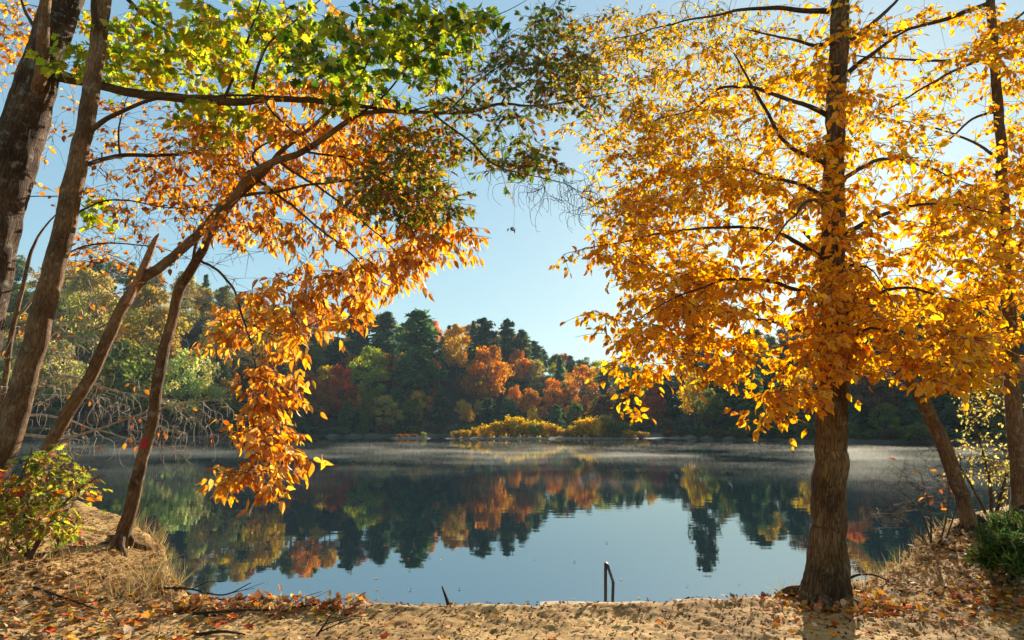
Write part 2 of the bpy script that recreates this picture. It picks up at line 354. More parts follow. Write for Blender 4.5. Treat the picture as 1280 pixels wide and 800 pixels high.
# ------------------------------------------------------------------ far trees
def clump_faces(mb, C, nrm, size, tint, elong=1.0):
    n = len(C); t = unit(np.cross(nrm, RNG.normal(0, 1, (n, 3)))); b = np.cross(nrm, t)
    a = RNG.uniform(.6, 1.2, (n, 4)); s = size[:, None]
    V = np.stack([C+t*s*a[:, :1]*elong, C+b*s*a[:, 1:2]*.75, C-t*s*a[:, 2:3]*elong, C-b*s*a[:, 3:]*.75], 1)
    V[:, 1] -= nrm*s*.25; V[:, 3] -= nrm*s*.25
    mb.add(V.reshape(-1, 3), np.arange(n*4), np.full(n, 4), np.repeat(tint, 4, 0))
def broadleaf(seed, nl=16, per=150, spread=.34, low=.22):
    """unit-height tree; returns (trunk mesh, crown mesh)"""
    r = np.random.default_rng(seed); tr = MB(); cr = MB()
    top = np.array([r.normal(0, .03), r.normal(0, .03), .84]); mid = top*.5+r.normal(0, .012, 3)*[1, 1, 0]
    tk_ = spline([[0, 0, -.03, .020], [*mid, .013], [*top, .003]], .06); tube(tr, tk_[:, :3], tk_[:, 3], 6)
    for k in range(nl):
        z = low+.1+(.78-low)*(k+.5)/nl+r.normal(0, .03); prof = math.sin(math.pi*min(1, max(.08, (z-low)/(1.02-low)))**.75)
        a = k*2.4+r.uniform(-.5, .5); R = spread*prof*r.uniform(.35, .95)
        c = np.array([math.cos(a)*R, math.sin(a)*R, z]); rad = np.array([1, 1, .72])*r.uniform(.085, .145)*(.75+.32*prof)
        n = int(per*r.uniform(.7, 1.3)); d = unit(r.normal(0, 1, (n, 3))+[0, 0, .25]); sh = r.uniform(.45, 1.12, (n, 1))
        Cc = c+d*rad*sh; nr = unit(d+r.normal(0, .55, (n, 3)))
        lobe = r.uniform(.72, 1.22); hue = r.normal(0, .07, 3)
        tint = np.clip(lobe*(1+hue)*r.uniform(.7, 1.3, (n, 1)), .3, 1.8)*np.ones((n, 3))
        clump_faces(cr, Cc, nr, r.uniform(.014, .028, n), tint)
        b0 = np.array([*(top[:2]*z*.7), z*.72]); tube(tr, [b0, (b0+c)/2+[0, 0, -.01], c], [.007, .005, .002], 4, cap=False)
    return tr.mesh('trunk'), cr.mesh('crown', False)
def conifer(seed, kind='pine'):
    r = np.random.default_rng(seed); tr = MB(); cr = MB()
    tube(tr, [(0, 0, -.03), (.005, 0, .5), (0, .004, .97)], [.017, .010, .002], 6)
    if kind == 'pine': zs = np.linspace(.20, .98, 21); W = lambda z: .25*(1-((z-.30)/.72)**2)**.5*.95 if z > .3 else .17
    else: zs = np.linspace(.08, .98, 26); W = lambda z: .23*(1-z)**.8+.012
    for z in zs:
        w = W(min(z, .985)); nb = r.integers(6, 10)
        for b in range(nb):
            if kind == 'pine' and r.random() < .16: continue
            a = r.uniform(0, 6.283); L = w*r.uniform(.55, 1.15); up = .10 if kind == 'pine' else -.22
            dr = np.array([math.cos(a), math.sin(a), 0]); n = max(6, int(26*L/.2)); t = r.uniform(.18, 1.0, n)[:, None]
            Cc = np.array([0, 0, z])+dr*L*t+np.array([0, 0, 1])*(up*L*t-(.12 if kind == 'pine' else .1)*L*t*t)+r.normal(0, 1, (n, 3))*[.018, .018, .013]*(0.5+2*w)
            nr = unit(np.array([0, 0, 1])+dr*.35+r.normal(0, .42, (n, 3)))
            tint = np.ones((n, 3))*r.uniform(.65, 1.3, (n, 1))*r.uniform(.8, 1.2)
            clump_faces(cr, Cc, nr, r.uniform(.020, .038, n), tint, 1.3)
            e = np.array([0, 0, z])+dr*L*.8+[0, 0, up*L*.8-.1*L*.64]; tube(tr, [(0, 0, z), e], [.004, .0015], 3, cap=False)
    return tr.mesh('trunk'), cr.mesh('crown', False)
PRO_B = [broadleaf(100+i, nl, per, sp, lo) for i, (nl, per, sp, lo) in enumerate([(26, 130, .36, .2), (30, 125, .42, .12), (20, 140, .28, .26), (30, 130, .48, .1), (22, 120, .33, .3)])]
PRO_P = [conifer(200+i, 'pine') for i in range(3)]
PRO_S = [conifer(210+i, 'spruce') for i in range(2)]
for t_, c_ in PRO_B+PRO_P+PRO_S: t_.materials.append(M_FARTRUNK); c_.materials.append(M_FARLEAF)
PRO_BIRCH = [(t.copy(), c) for t, c in PRO_B[2:3]]
for t_, c_ in PRO_BIRCH: t_.materials[0] = M_PALETRUNK
FC = dict(pale=(.52, .45, .15), olive=(.19, .19, .04), yellow=(.62, .40, .03), gold=(.68, .42, .035), orange=(.74, .27, .025), red=(.62, .10, .03), rust=(.42, .15, .035), lime=(.40, .38, .05), tan=(.48, .32, .09), brown=(.22, .12, .045),
          dark=(.070, .118, .048), conif=(.115, .18, .062))
_old = dict(dark=(.026, .052, .024), conif=(.036, .074, .030), olive=(.10, .115, .02), yellow=(.46, .27, .025), gold=(.50, .30, .03), orange=(.52, .17, .02), red=(.42, .06, .02), rust=(.27, .09, .025),
          lime=(.24, .27, .022), tan=(.32, .21, .06), brown=(.14, .075, .03), pale=(.30, .29, .10))
CNAME = dict(dark='dark green', conif='green', olive='olive green', yellow='yellow', gold='golden', orange='orange', red='red', rust='rusty brown', lime='yellow green', tan='tan', brown='brown', pale='pale yellow green')
def place_tree(name, proto, px, y, h, wid, col, label, cat, group=None):
    x = (px-640)/QF*y; z = float(hill_z(np.array([px], float), np.array([y], float))[0])
    r = empty(name, (x, y, z-.1)); r.rotation_euler.z = random.uniform(0, 6.28); r.scale = (wid, wid, h)
    tag(r, label, cat, group)
    t = link('trunk', proto[0], r); c = link('crown', proto[1], r)
    k = random.uniform(.82, 1.18); j = [random.uniform(.92, 1.08) for _ in range(3)]
    c.color = (*[min(.9, v*k*q) for v, q in zip(col, j)], 1)
    return r
# trees one can single out: (px, top py, width px, metres behind the shore, kind, colour, label)
SPECIAL = [
 (522, 391, 74, 26, 'p', 'conif', 'tall white pine, broadest evergreen in the wood left of the island'),
 (462, 428, 56, 6, 'b', 'lime', 'yellow green rounded tree at the foot of the hill, left of the red maple'),
 (484, 440, 44, 16, 'b', 'rust', 'dull red tree squeezed between yellow green tree and tall white pine'),
 (535, 442, 42, 12, 'b', 'red', 'bright red orange maple just under the tall white pine'),
 (610, 428, 76, 24, 'b', 'orange', 'wide orange tree at mid slope below the dark ridge pines'),
 (648, 434, 40, 26, 'b', 'orange', 'smaller orange red tree at right end of the orange patch'),
 (598, 456, 22, 10, 'b', 'lime', 'small bright lime tree in front of the wide orange tree'),
 (604, 399, 44, 52, 'p', 'dark', 'dark rounded pine, highest point of the ridge above the island'),
 (634, 401, 34, 54, 'p', 'dark', 'narrow dark pine on the ridge right beside the highest one'),
 (570, 402, 54, 50, 'b', 'gold', 'golden tree on the skyline between white pine and dark ridge pines'),
 (556, 418, 36, 40, 'b', 'tan', 'tan tree on the slope under the golden skyline tree'),
 (692, 470, 36, 14, 'b', 'orange', 'small pinkish orange tree near the water right of the orange patch'),
 (668, 446, 34, 28, 'b', 'tan', 'yellow brown tree on the falling slope of the ridge'),
 (730, 452, 46, 30, 'b', 'orange', 'orange tree on the low skyline left of the yellow branch'),
 (652, 414, 30, 52, 'p', 'dark', 'dark conifer where the ridge begins to fall to the right'),
 (700, 446, 26, 30, 's', 'conif', 'pointed dark spruce on the falling ridge'),
 (588, 424, 22, 30, 's', 'conif', 'slim grey green spruce at left edge of the orange patch'),
 (424, 452, 50, 14, 'b', 'red', 'dark red tree by the water beneath the orange leaf cascade'),
 (400, 470, 40, 4, 'b', 'rust', 'brownish red tree at the shore behind the hanging orange leaves'),
 (336, 384, 66, 46, 'b', 'gold', 'golden tree on the left skyline behind the hanging orange leaves'),
 (388, 372, 44, 50, 'b', 'orange', 'orange skyline tree right of the golden one'),
 (440, 384, 40, 46, 'p', 'dark', 'dark pine on the skyline above the yellow green tree'),
 (480, 392, 36, 44, 'p', 'dark', 'dark pine tucked against left side of the tall white pine'),
 (876, 384, 44, 26, 'p', 'dark', 'lone tall pine standing above the low right hand wood'),
 (820, 480, 40, 6, 'b', 'red', 'dull pink red tree on the shore behind the dangling yellow branch'),
 (100, 330, 110, 20, 'b', 'pale', 'big pale yellow green tree on the hill between the two leftmost trunks'),
 (180, 352, 100, 12, 'b', 'tan', 'pale tan tree behind the broken snag'),
 (150, 420, 110, 4, 'b', 'olive', 'olive tree low on the left shore behind the leaning trunk'),
 (228, 430, 80, 5, 'b', 'pale', 'pale leafy tree by the water behind the red blazed trunk'),
 (60, 420, 90, 8, 'b', 'pale', 'yellow green tree by the water left of the leaning trunk'),
 (1110, 500, 40, 2, 'b', 'olive', 'olive tree on the right shore beyond the leaning dark trunk'),
]
placed = []
for px, tpy, wpx, off, k, col, lab in SPECIAL:
    y = float(shoreY(px))+off; zt = CAMZ+y*float(slope(tpy)); zb = float(hill_z(np.array([px], float), np.array([y]))[0])
    w = wpx*y/F
    while (zt-zb) > (1.45 if k == 'b' else 2.4)*w and off < 100:
        off += 2; y = float(shoreY(px))+off; zt = CAMZ+y*float(slope(tpy)); zb = float(hill_z(np.array([px], float), np.array([y]))[0]); w = wpx*y/F
    h = max(5, (zt-zb)*1.03)
    if k == 'b': pro = PRO_B[random.choice([0, 1, 3])]; ww = w/.88; nm, cat = 'autumn_tree', 'tree'
    elif k == 'p': pro = random.choice(PRO_P); ww = w/.5; nm, cat = 'pine_tree', 'pine tree'
    else: pro = random.choice(PRO_S); ww = w/.42; nm, cat = 'spruce_tree', 'spruce'
    if k != 'b': h = max(h, ww*.55)
    place_tree(nm, pro, px, y, h, ww, FC[col], lab, cat); placed.append((px, y, tpy, h*F/y, wpx))
def zone(px):
    return ('left hillside', 0) if px < 300 else ('middle of the far hill', 1) if px < 780 else ('right far shore', 2)
MIX = [[('pale', 3), ('tan', 3), ('olive', 3), ('dark', 2), ('conif', 2), ('gold', 1.2), ('rust', .8)],
       [('dark', 2), ('conif', 3.2), ('olive', 3), ('gold', 1.6), ('orange', 1.8), ('rust', 1.8), ('tan', 1.6), ('brown', 1.2), ('red', .7), ('lime', 1.2)],
       [('dark', 5), ('conif', 5), ('olive', 3), ('gold', 1.5), ('brown', 1.5), ('orange', .8), ('tan', 1)]]
ROWN = ['at the water', 'behind the shore trees', 'low on the slope', 'at mid slope', 'above mid slope', 'high on the slope', 'on the ridge']
for row, (off, sp, h0, h1) in enumerate([(4, 40, 9, 13), (14, 42, 11, 15), (28, 42, 12, 16), (46, 42, 13, 17), (67, 42, 13, 17), (90, 40, 13, 17), (112, 30, 13, 17)]):
    px = -200.0+row*13
    while px < 1500:
        px += sp*random.uniform(.7, 1.3)*(.70 if 200 < px < 830 else 1.2)
        y = float(shoreY(px))+off+random.uniform(-6, 7)*(row > 0)+random.uniform(-1, 2)
        zn, zi = zone(px); c = random.choices([m[0] for m in MIX[zi]], [m[1] for m in MIX[zi]])[0]
        if row == 0 and random.random() < .5: c = random.choice(['dark', 'olive', 'brown', 'conif'])
        h = random.uniform(h0, h1); zb = float(hill_z(np.array([px]), np.array([y]))[0])
        for a_, b_, tp, hp_, wp in placed:          # keep the singled-out trees in view
            if abs(px-a_) < wp*.45+12 and b_-40 < y < b_+2:
                h = min(h, CAMZ+y*float(slope(tp+min(hp_*.72, wp*1.0)))-zb)
        if h < 4.5: continue
        if c in ('dark', 'conif'):
            nm, cat = ('pine_tree', 'pine tree') if random.random() < .78 else ('spruce_tree', 'spruce')
            pro = random.choice(PRO_P if nm[0] == 'p' else PRO_S); w = h*random.uniform(1.0, 1.4); kd = cat.split()[0]
        else:
            nm, cat, kd = 'autumn_tree', 'tree', 'broadleaf tree'
            pro = random.choice(PRO_B) if random.random() > .16 or row > 1 else PRO_BIRCH[0]; w = h*random.uniform(.78, 1.08)
        if h < 8: w *= 1.25
        lab = f'{CNAME[c]} {kd} {ROWN[row]}, {zn}'
        place_tree(nm, pro, px, y, h, w, FC[c], lab, cat, f'{kd}s of the far wood')

# shoreline shrubs and island
def shrub_proto(seed, up=.5):
    r = np.random.default_rng(seed); st = MB(); cr = MB()
    for k in range(22):
        a = r.uniform(0, 6.28); R = r.uniform(.05, .5); tip = np.array([math.cos(a)*R, math.sin(a)*R, (1-.9*R*R)*r.uniform(.75, 1.0)])
        tube(st, [(tip[0]*.25, tip[1]*.25, -.05), tip*[.7, .7, .55], tip], [.012, .008, .003], 4, cap=False)
        n = 60; t = r.uniform(.25, 1.05, (n, 1)); Cc = tip*[1, 1, 0]*(.3+.7*t)+np.array([0, 0, 1])*tip[2]*t+r.normal(0, .05, (n, 3))
        nr = unit(Cc*[1.4, 1.4, .6]+r.normal(0, .5, (n, 3)))
        clump_faces(cr, Cc, nr, r.uniform(.03, .06, n), np.ones((n, 3))*r.uniform(.6, 1.35, (n, 1))*r.uniform(.8, 1.2), 1.5)
    a, b = st.mesh('stems'), cr.mesh('foliage', False); a.materials.append(M_FARTRUNK); b.materials.append(M_FARLEAF)
    return a, b
PRO_SH = [shrub_proto(300+i) for i in range(3)]
def place_shrub(px, y, z, w, h, col, label, group):
    r = empty('shrub', ((px-640)/QF*y, y, z)); r.scale = (w, w, h); r.rotation_euler.z = random.uniform(0, 6.28)
    tag(r, label, 'shrub', group); p = random.choice(PRO_SH); link('stems', p[0], r); c = link('foliage', p[1], r)
    k = random.uniform(.85, 1.15); c.color = (*[v*k for v in col], 1)
px = -260
while px < 1600:
    px += random.uniform(18, 34)
    y = float(shoreY(px))+random.uniform(.5, 2.5); zn, zi = zone(px)
    c = random.choice(['dark', 'olive', 'brown', 'conif', 'dark'])
    w = random.uniform(4, 8); place_shrub(px, y, .1, w, random.uniform(1.6, 3.6), FC[c], f'low {CNAME[c]} bank shrub along the waterline, {zn}', 'shrubs along the far waterline')
def patch(name, cx_px, y0, lx, ly, h, label, mat, seed):
    n = 60; u = np.linspace(-1.15, 1.15, n); U, V = np.meshgrid(u, u); cx = (cx_px-640)/QF*y0
    rr = np.sqrt(U**2+V**2)+.22*fbm(U*2.5+seed, V*2.5, 3, seed)
    Zp = h*np.clip(1.05-rr, -.5, .25)*4+.08*fbm(U*9, V*9, 3, seed+3)*(rr < 1.05)
    return tag(grid_mb(cx+U*lx, y0+V*ly, Zp).obj(name, mat), label, 'island', kind='structure')
M_MUD = plain_mat('marsh_mud', (.20, .13, .075), .95, (1.2, .6), .5)
patch('island', 672, 150, 19, 5.5, .30, 'low marshy island with shrubs', M_MUD, 3)
patch('mud_flat', 782, 156, 17, 5, .12, 'bare mud flat right of the island', M_MUD, 9)
patch('islet', 513, 154, 4.3, 2.0, .32, 'tiny brown islet', M_MUD, 15)
ISL = [(572, 3.2, 1.3, 'tan'), (582, 3.6, 1.5, 'gold'), (594, 3.4, 1.9, 'gold'), (607, 4.4, 2.3, 'gold'), (622, 5, 3.0, 'yellow'), (641, 6.5, 3.9, 'gold'), (655, 6, 3.7, 'yellow'), (668, 4.5, 2.7, 'lime'), (680, 5, 3.0, 'gold'), (695, 4, 2.2, 'gold'), (708, 4, 1.6, 'tan'), (718, 5, 2.2, 'gold'), (786, 4, 1.5, 'gold'), (800, 4, 1.2, 'tan'),
       (728, 6, 3.4, 'gold'), (742, 6.5, 3.6, 'gold'), (758, 6, 4.2, 'tan'), (772, 5, 3.2, 'olive')]
for i, (p, w, h, c) in enumerate(ISL):
    cc = FC[c]; h *= 1.2
    place_shrub(p, 150+random.uniform(-1, 2.5), .08, w, h, cc, f'{CNAME[c]} willow shrub on the marshy island', 'shrubs on the island')
for p, w, h, c in [(500, 1.6, .9, 'rust'), (508, 1.8, .8, 'rust'), (518, 2.0, .9, 'brown'), (529, 1.5, 1.3, 'lime')]:
    place_shrub(p, 154, .1, w, h, FC[c], f'tiny {CNAME[c]} tuft of growth on the islet', 'tufts on the islet')

# ------------------------------------------------------------------ near trees
class Tree:
    def __init__(s, name, label, cat, base, thick=1.0):
        s.thick = thick
        s.root = empty(name, base); tag(s.root, label, cat)
        s.P = np.zeros((90000, 3)); s.T = np.zeros((90000, 3)); s.R = np.zeros(90000); s.n = 0
        s.tw = MB(); s.lv = MB(); s.seed = RNG.integers(1, 90)
    def nodes(s, p, r):
        k = len(p); T = unit(np.gradient(p, axis=0)); s.P[s.n:s.n+k] = p; s.T[s.n:s.n+k] = T; s.R[s.n:s.n+k] = r; s.n += k
    def limb(s, name, K, mat, sides=10, step=.07, wob=.12, px=True, ridge=0, register=True, flare=0, jag=.007):
        """K rows (px,py,depth,r) or world (x,y,z,r)"""
        rows = [[*P(a, b, c), r] for a, b, c, r in K] if px else K
        c = spline(rows, step); n = len(c); c[:, 3] *= s.thick
        if jag: c[1:-1, :3] += np.stack([fbm(np.arange(n-2)*.17+s.seed*7+i*31, np.full(n-2, s.n*.37+i), 3, i+3) for i in range(3)], -1)*jag*3
        mb = MB(); tube(mb, c[:, :3], c[:, 3], sides, wob, int(s.seed+s.n) % 97, ridge=ridge)
        if register: s.nodes(c[:, :3], c[:, 3])
        o = part(mb, name, mat, s.root); s.last = c
        return o
    def grow(s, regions, tmpl, pal, size, per=12, rmin=.0022, curly=0., droop=.5, twigmat=None, bare=False, maxr=.016, side=3, flat=.6, step=.1, curl=(.05, .35), sag=0.):
        pts = []
        for cx, cy, rx, ry, d0, d1, n in regions:
            a = RNG.uniform(0, 6.283, n); rr = np.sqrt(RNG.uniform(0, 1, n))
            pts.append(PV(cx+rx*rr*np.cos(a), cy+ry*rr*np.sin(a), RNG.uniform(d0, d1, n)))
        A = np.concatenate(pts)
        dd = np.array([np.min(np.linalg.norm(s.P[:s.n]-a, axis=1)) for a in A]); A = A[np.argsort(dd)]
        LP, LD, LN = [], [], []
        for a in A:
            D = a-s.P[:s.n]; d = np.linalg.norm(D, axis=1)+1e-6
            cost = d*(1.35-.35*np.sum(D*s.T[:s.n], 1)/d)
            i = int(np.argmin(cost)); p0 = s.P[i]; L = d[i]; r0 = min(s.R[i]*.6, .0035+.0055*L, maxr)
            dirn = D[i]/L; n = max(4, int(L/step)+2); t = np.linspace(0, 1, n)[:, None]
            b1 = p0+(s.T[i]*.4+dirn*.6)*L*.38+RNG.normal(0, .05, 3)*L; b2 = a-dirn*L*.3+np.array([0, 0, .16*L])+RNG.normal(0, .07, 3)*L
            path = (1-t)**3*p0+3*(1-t)**2*t*b1+3*(1-t)*t*t*b2+t**3*a
            path[1:-1] += RNG.normal(0, .008, (n-2, 3))
            if curly: k_ = RNG.uniform(0, 50, 3); path += np.stack([fbm(t[:, 0]*2.6*max(1, L)+q, t[:, 0]*0+q, 2, 3) for q in k_], -1)*curly*min(1, L)*np.minimum(1, t*3)*1.6
            path[:, 2] -= sag*L*t[:, 0]**2
            tube(s.tw, path, np.linspace(max(r0, rmin), rmin, n), 4 if r0 < .007 else 6, cap=False)
            s.nodes(path[1:], np.linspace(r0, .0022, n)[1:])
            tail = path[max(0, n-1-int(.55/step)):]
            stems = [tail]
            for k in range(side):
                j = RNG.integers(0, len(tail)-1) if len(tail) > 1 else 0; b = tail[j]
                td = unit(tail[-1]-tail[0]); sd = unit(np.cross(td, [0, 0, 1])+RNG.normal(0, .25, 3))*(1 if k % 2 else -1)
                ln = RNG.uniform(.12, .34); e = b+(td*.55+sd*.8+[0, 0, RNG.normal(0, .2)-droop*.35])*ln
                m = (b+e)/2+[0, 0, .03*ln]; st = np.array([b, m, e])
                if curly:
                    e = b+(td*.5+sd*.7)*ln; st = spline([[*b, 1], [*(b+(td*.35+sd*.25)*ln+[0, 0, .06*ln]), 1], [*e, 1], [*(e+td*.1*ln-[0, 0, .45*ln]), 1], [*(e-sd*.25*ln-[0, 0, .75*ln]), 1]], .04)[:, :3]
                tube(s.tw, st, np.linspace(.0014+rmin*.75, rmin*.72, len(st)), 3, cap=False); stems.append(st)
            if bare: continue
            nl = max(3, int(per*RNG.uniform(.6, 1.4)))
            for q in range(nl):
                st = stems[q % len(stems)]; u = RNG.uniform(.15, 1)*(len(st)-1); j = min(int(u), len(st)-2)
                p = st[j]*(1-u+j)+st[j+1]*(u-j); td = unit(st[j+1]-st[j])
                sd = unit(np.cross(td, [0, 0, 1])+1e-4)*(1 if RNG.random() < .5 else -1)
                LP.append(p); LD.append(td*RNG.uniform(.2, .9)+sd*RNG.uniform(.3, 1)+[0, 0, -droop*RNG.uniform(.3, 1.6)]+RNG.normal(0, .3, 3))
                LN.append(np.array([0, 0, flat])+RNG.normal(0, .6, 3)+sd*.3)
        if LP:
            LP = np.array(LP); N = len(LP); LD = unit(np.array(LD)); LN = np.array(LN)
            # petiole gap
            sz = RNG.uniform(size[0], size[1], N); put_leaves(s.lv, tmpl, LP+LD*sz[:, None]*.15, LD, LN, sz, pick(pal, N), RNG.uniform(curl[0], curl[1], N))
            # petioles
            B = LP; E = LP+LD*sz[:, None]*.2; w = unit(np.cross(LD, [0.3, .2, 1.]))*.0016
            V = np.stack([B-w, B+w, E+w, E-w], 1); s.lv.add(V.reshape(-1, 3), np.arange(4*N), np.full(N, 4), (.3, .16, .05))
    def finish(s, twigmat, leafmat=None, crown='crown'):
        part(s.tw, 'twigs', twigmat, s.root)
        if s.lv.V: part(s.lv, crown, leafmat or M_LEAF, s.root)
def gz(px_dep): return float(ground_z(px_dep[0], px_dep[1]))
def base_at(px, py, dep):
    p = P(px, py, dep); return (p[0], p[1], float(ground_z(p[0], p[1])))
def roots(tree, n, r0, length, mat, seed, a0=0):
    """surface roots flaring from the foot of a trunk"""
    r = np.random.default_rng(seed); b = np.array(tree.root.location)
    for k in range(n):
        a = a0+k*6.283/n+r.uniform(-.3, .3); L = length*r.uniform(.6, 1.2); K = []
        for t, zz, rr in ((.10, .16, .75), (.3, .05, .7), (.6, .0, .5), (1.0, -.05, .2)):
            x, y = b[0]+math.cos(a+.4*t)*L*t, b[1]+math.sin(a+.4*t)*L*t
            K.append([x, y, float(ground_z(x, y))+zz, r0*rr])
        tree.limb('root', K, mat, 10, .04, .2, px=False, register=False, jag=0)

# --- yellow beech, right
b9 = base_at(1032, 752, 6.75)
t9 = Tree('beech_tree', 'golden yellow leaved tree with straight trunk casting a shadow to camera, right of the handrail', 'tree', b9, 0.92)
bx, by, bz = b9
tk = [[*P(1032, 762, 6.75), .30], [*P(1033, 740, 6.75), .245], [*P(1035, 715, 6.75), .195], [*P(1036, 670, 6.75), .172], [*P(1037, 600, 6.75), .166]]
tk += [[*P(a, b, 6.75), r] for a, b, r in [(1040, 520, .158), (1042, 430, .140), (1040, 300, .118), (1043, 200, .106), (1046, 120, .100), (1050, 40, .104), (1053, -40, .09), (1057, -200, .07), (1060, -330, .045)]]
t9.limb('trunk', tk, M_YELB, 52, .03, .16, px=False, ridge=.15, jag=.008)
roots(t9, 9, .12, .50, M_YELB, 5)
for K in [[(1040, 14, 6.75, .035), (962, 12, 6.9, .024), (925, 13, 7.1, .018), (840, 28, 7.5, .010), (760, 52, 8.0, .005)],
          [(1044, 58, 6.75, .028), (1011, 56, 6.6, .02), (976, 46, 6.4, .013), (930, 36, 6.2, .006)],
          [(1050, 100, 6.75, .034), (1068, 84, 6.7, .03), (1092, 66, 6.6, .022), (1130, 40, 6.4, .012), (1190, 20, 6.1, .006)],
          [(1052, 60, 6.75, .034), (1071, 45, 6.9, .03), (1099, 24, 7.1, .024), (1130, -8, 7.4, .014)],
          [(1042, 150, 6.75, .034), (1000, 128, 6.9, .026), (948, 112, 7.2, .022), (900, 108, 7.6, .017), (868, 134, 7.9, .011), (820, 150, 8.2, .006)],
          [(1040, 210, 6.75, .03), (985, 180, 6.5, .022), (948, 120, 6.3, .016), (917, 66, 6.2, .008)],
          [(1040, 330, 6.75, .03), (960, 290, 6.6, .02), (880, 285, 6.5, .014), (790, 300, 6.7, .007), (705, 318, 6.9, .003)],
          [(1041, 380, 6.75, .026), (950, 350, 6.1, .017), (870, 360, 5.9, .010), (800, 400, 5.8, .005)],
          [(1041, 430, 6.75, .024), (960, 400, 6.9, .016), (880, 410, 7.1, .011), (810, 440, 7.2, .007), (792, 500, 7.2, .004), (793, 545, 7.2, .002)],
          [(1042, 400, 6.75, .026), (1110, 360, 6.3, .018), (1180, 370, 6.0, .010), (1250, 400, 5.8, .005)],
          [(1042, 440, 6.75, .022), (1090, 410, 6.2, .014), (1140, 430, 5.8, .008), (1200, 470, 5.5, .004)],
          [(1041, 300, 6.75, .03), (1120, 262, 6.6, .02), (1190, 255, 6.3, .012), (1270, 270, 6.0, .005)],
          [(1043, 230, 6.75, .03), (1100, 200, 7.2, .02), (1160, 210, 7.8, .011), (1230, 240, 8.4, .005)],
          [(1041, 280, 6.75, .028), (1020, 250, 6.0, .018), (990, 270, 5.3, .01), (950, 320, 4.9, .004)],
          [(1042, 360, 6.75, .022), (1060, 330, 6.1, .014), (1090, 340, 5.5, .007), (1120, 390, 5.1, .003)],
          [(1041, 250, 6.75, .03), (980, 225, 7.4, .02), (900, 210, 8.0, .012), (800, 230, 8.5, .005)]]:
    t9.limb('limb', K, M_LIMB, 8, .07, .12, jag=.014)
t9.grow([(1040, 400, 40, 115, 5.9, 6.45, 60), (1040, 220, 38, 90, 6.0, 6.45, 26), (1040, 60, 40, 80, 6.1, 6.5, 8), (985, 505, 42, 26, 5.8, 6.5, 26),
         (940, 400, 130, 78, 5.6, 8.2, 128), (850, 385, 85, 66, 5.7, 8.0, 90), (1130, 415, 110, 58, 5.4, 7.8, 112), (1195, 445, 50, 42, 5.0, 6.6, 50),
         (1150, 310, 135, 80, 5.5, 8.2, 150), (900, 280, 140, 84, 5.7, 8.6, 160)], OVATE, YEL, (.055, .108), 14)
t9.grow([(800, 445, 40, 40, 6.6, 7.6, 30), (793, 500, 14, 34, 7.1, 7.3, 7), (790, 300, 52, 62, 6.4, 8, 46), (920, 140, 140, 100, 5.9, 8.6, 130), (1120, 170, 80, 80, 5.6, 8.2, 34), (1060, 60, 60, 70, 5.9, 7.6, 36),
         (810, 200, 70, 70, 7.6, 9, 60), (880, 455, 50, 30, 6.2, 7.4, 20), (720, 318, 26, 8, 6.8, 7, 4), (755, 400, 26, 18, 6.2, 7, 6)], OVATE, YEL, (.055, .10), 12)
t9.grow([(800, 110, 100, 90, 8, 10.5, 90), (900, 60, 120, 60, 8, 11, 70), (860, 190, 90, 70, 8.5, 11, 60), (760, 60, 55, 55, 7.8, 9.5, 40)], OVATE, YELG, (.045, .08), 14)
t9.grow([(770, 70, 90, 70, 8.5, 11, 70), (880, 110, 130, 100, 9, 12, 110), (800, 230, 80, 90, 8, 10.5, 70), (960, 220, 80, 90, 8.5, 11, 60), (720, 130, 40, 60, 8, 10, 22), (830, 330, 80, 60, 7.5, 9.5, 50)], OVATE, YEL+YELG, (.045, .085), 14)
t9.grow([(740, 240, 60, 40, 7, 8.5, 10), (860, 20, 100, 20, 7, 8, 8)], OVATE, YEL, (.06, .09), 3, bare=True, side=2, curly=.14)
t9.finish(M_TWIG)

# --- leaning dark trunk, right
t10 = Tree('leaning_tree', 'dark slim trunk leaning left over the water behind the evergreen shrub', 'tree', base_at(1216, 668, 8.6), 0.85)
t10.limb('trunk', [(1220, 690, 8.6, .16), (1214, 662, 8.6, .125), (1205, 630, 8.6, .105), (1176, 548, 8.6, .098), (1146, 487, 8.55, .092), (1120, 435, 8.5, .082), (1094, 392, 8.4, .065), (1050, 340, 8.2, .045), (1005, 290, 8.0, .02)], M_GREYB, 24, .05, .14, ridge=.06)
roots(t10, 6, .07, .45, M_ROOT, 8)
for K in [[(1120, 435, 8.5, .03), (1150, 395, 8.7, .02), (1200, 370, 9, .008)], [(1100, 400, 8.4, .03), (1060, 385, 8.3, .022), (1000, 390, 8.1, .008)]]:
    t10.limb('limb', K, M_LIMB, 8, .07)
t10.grow([(1020, 330, 60, 40, 7.8, 8.6, 26), (1150, 380, 70, 30, 8.4, 9.2, 24)], OVATE, YEL, (.07, .1), 11)
t10.finish(M_TWIG)

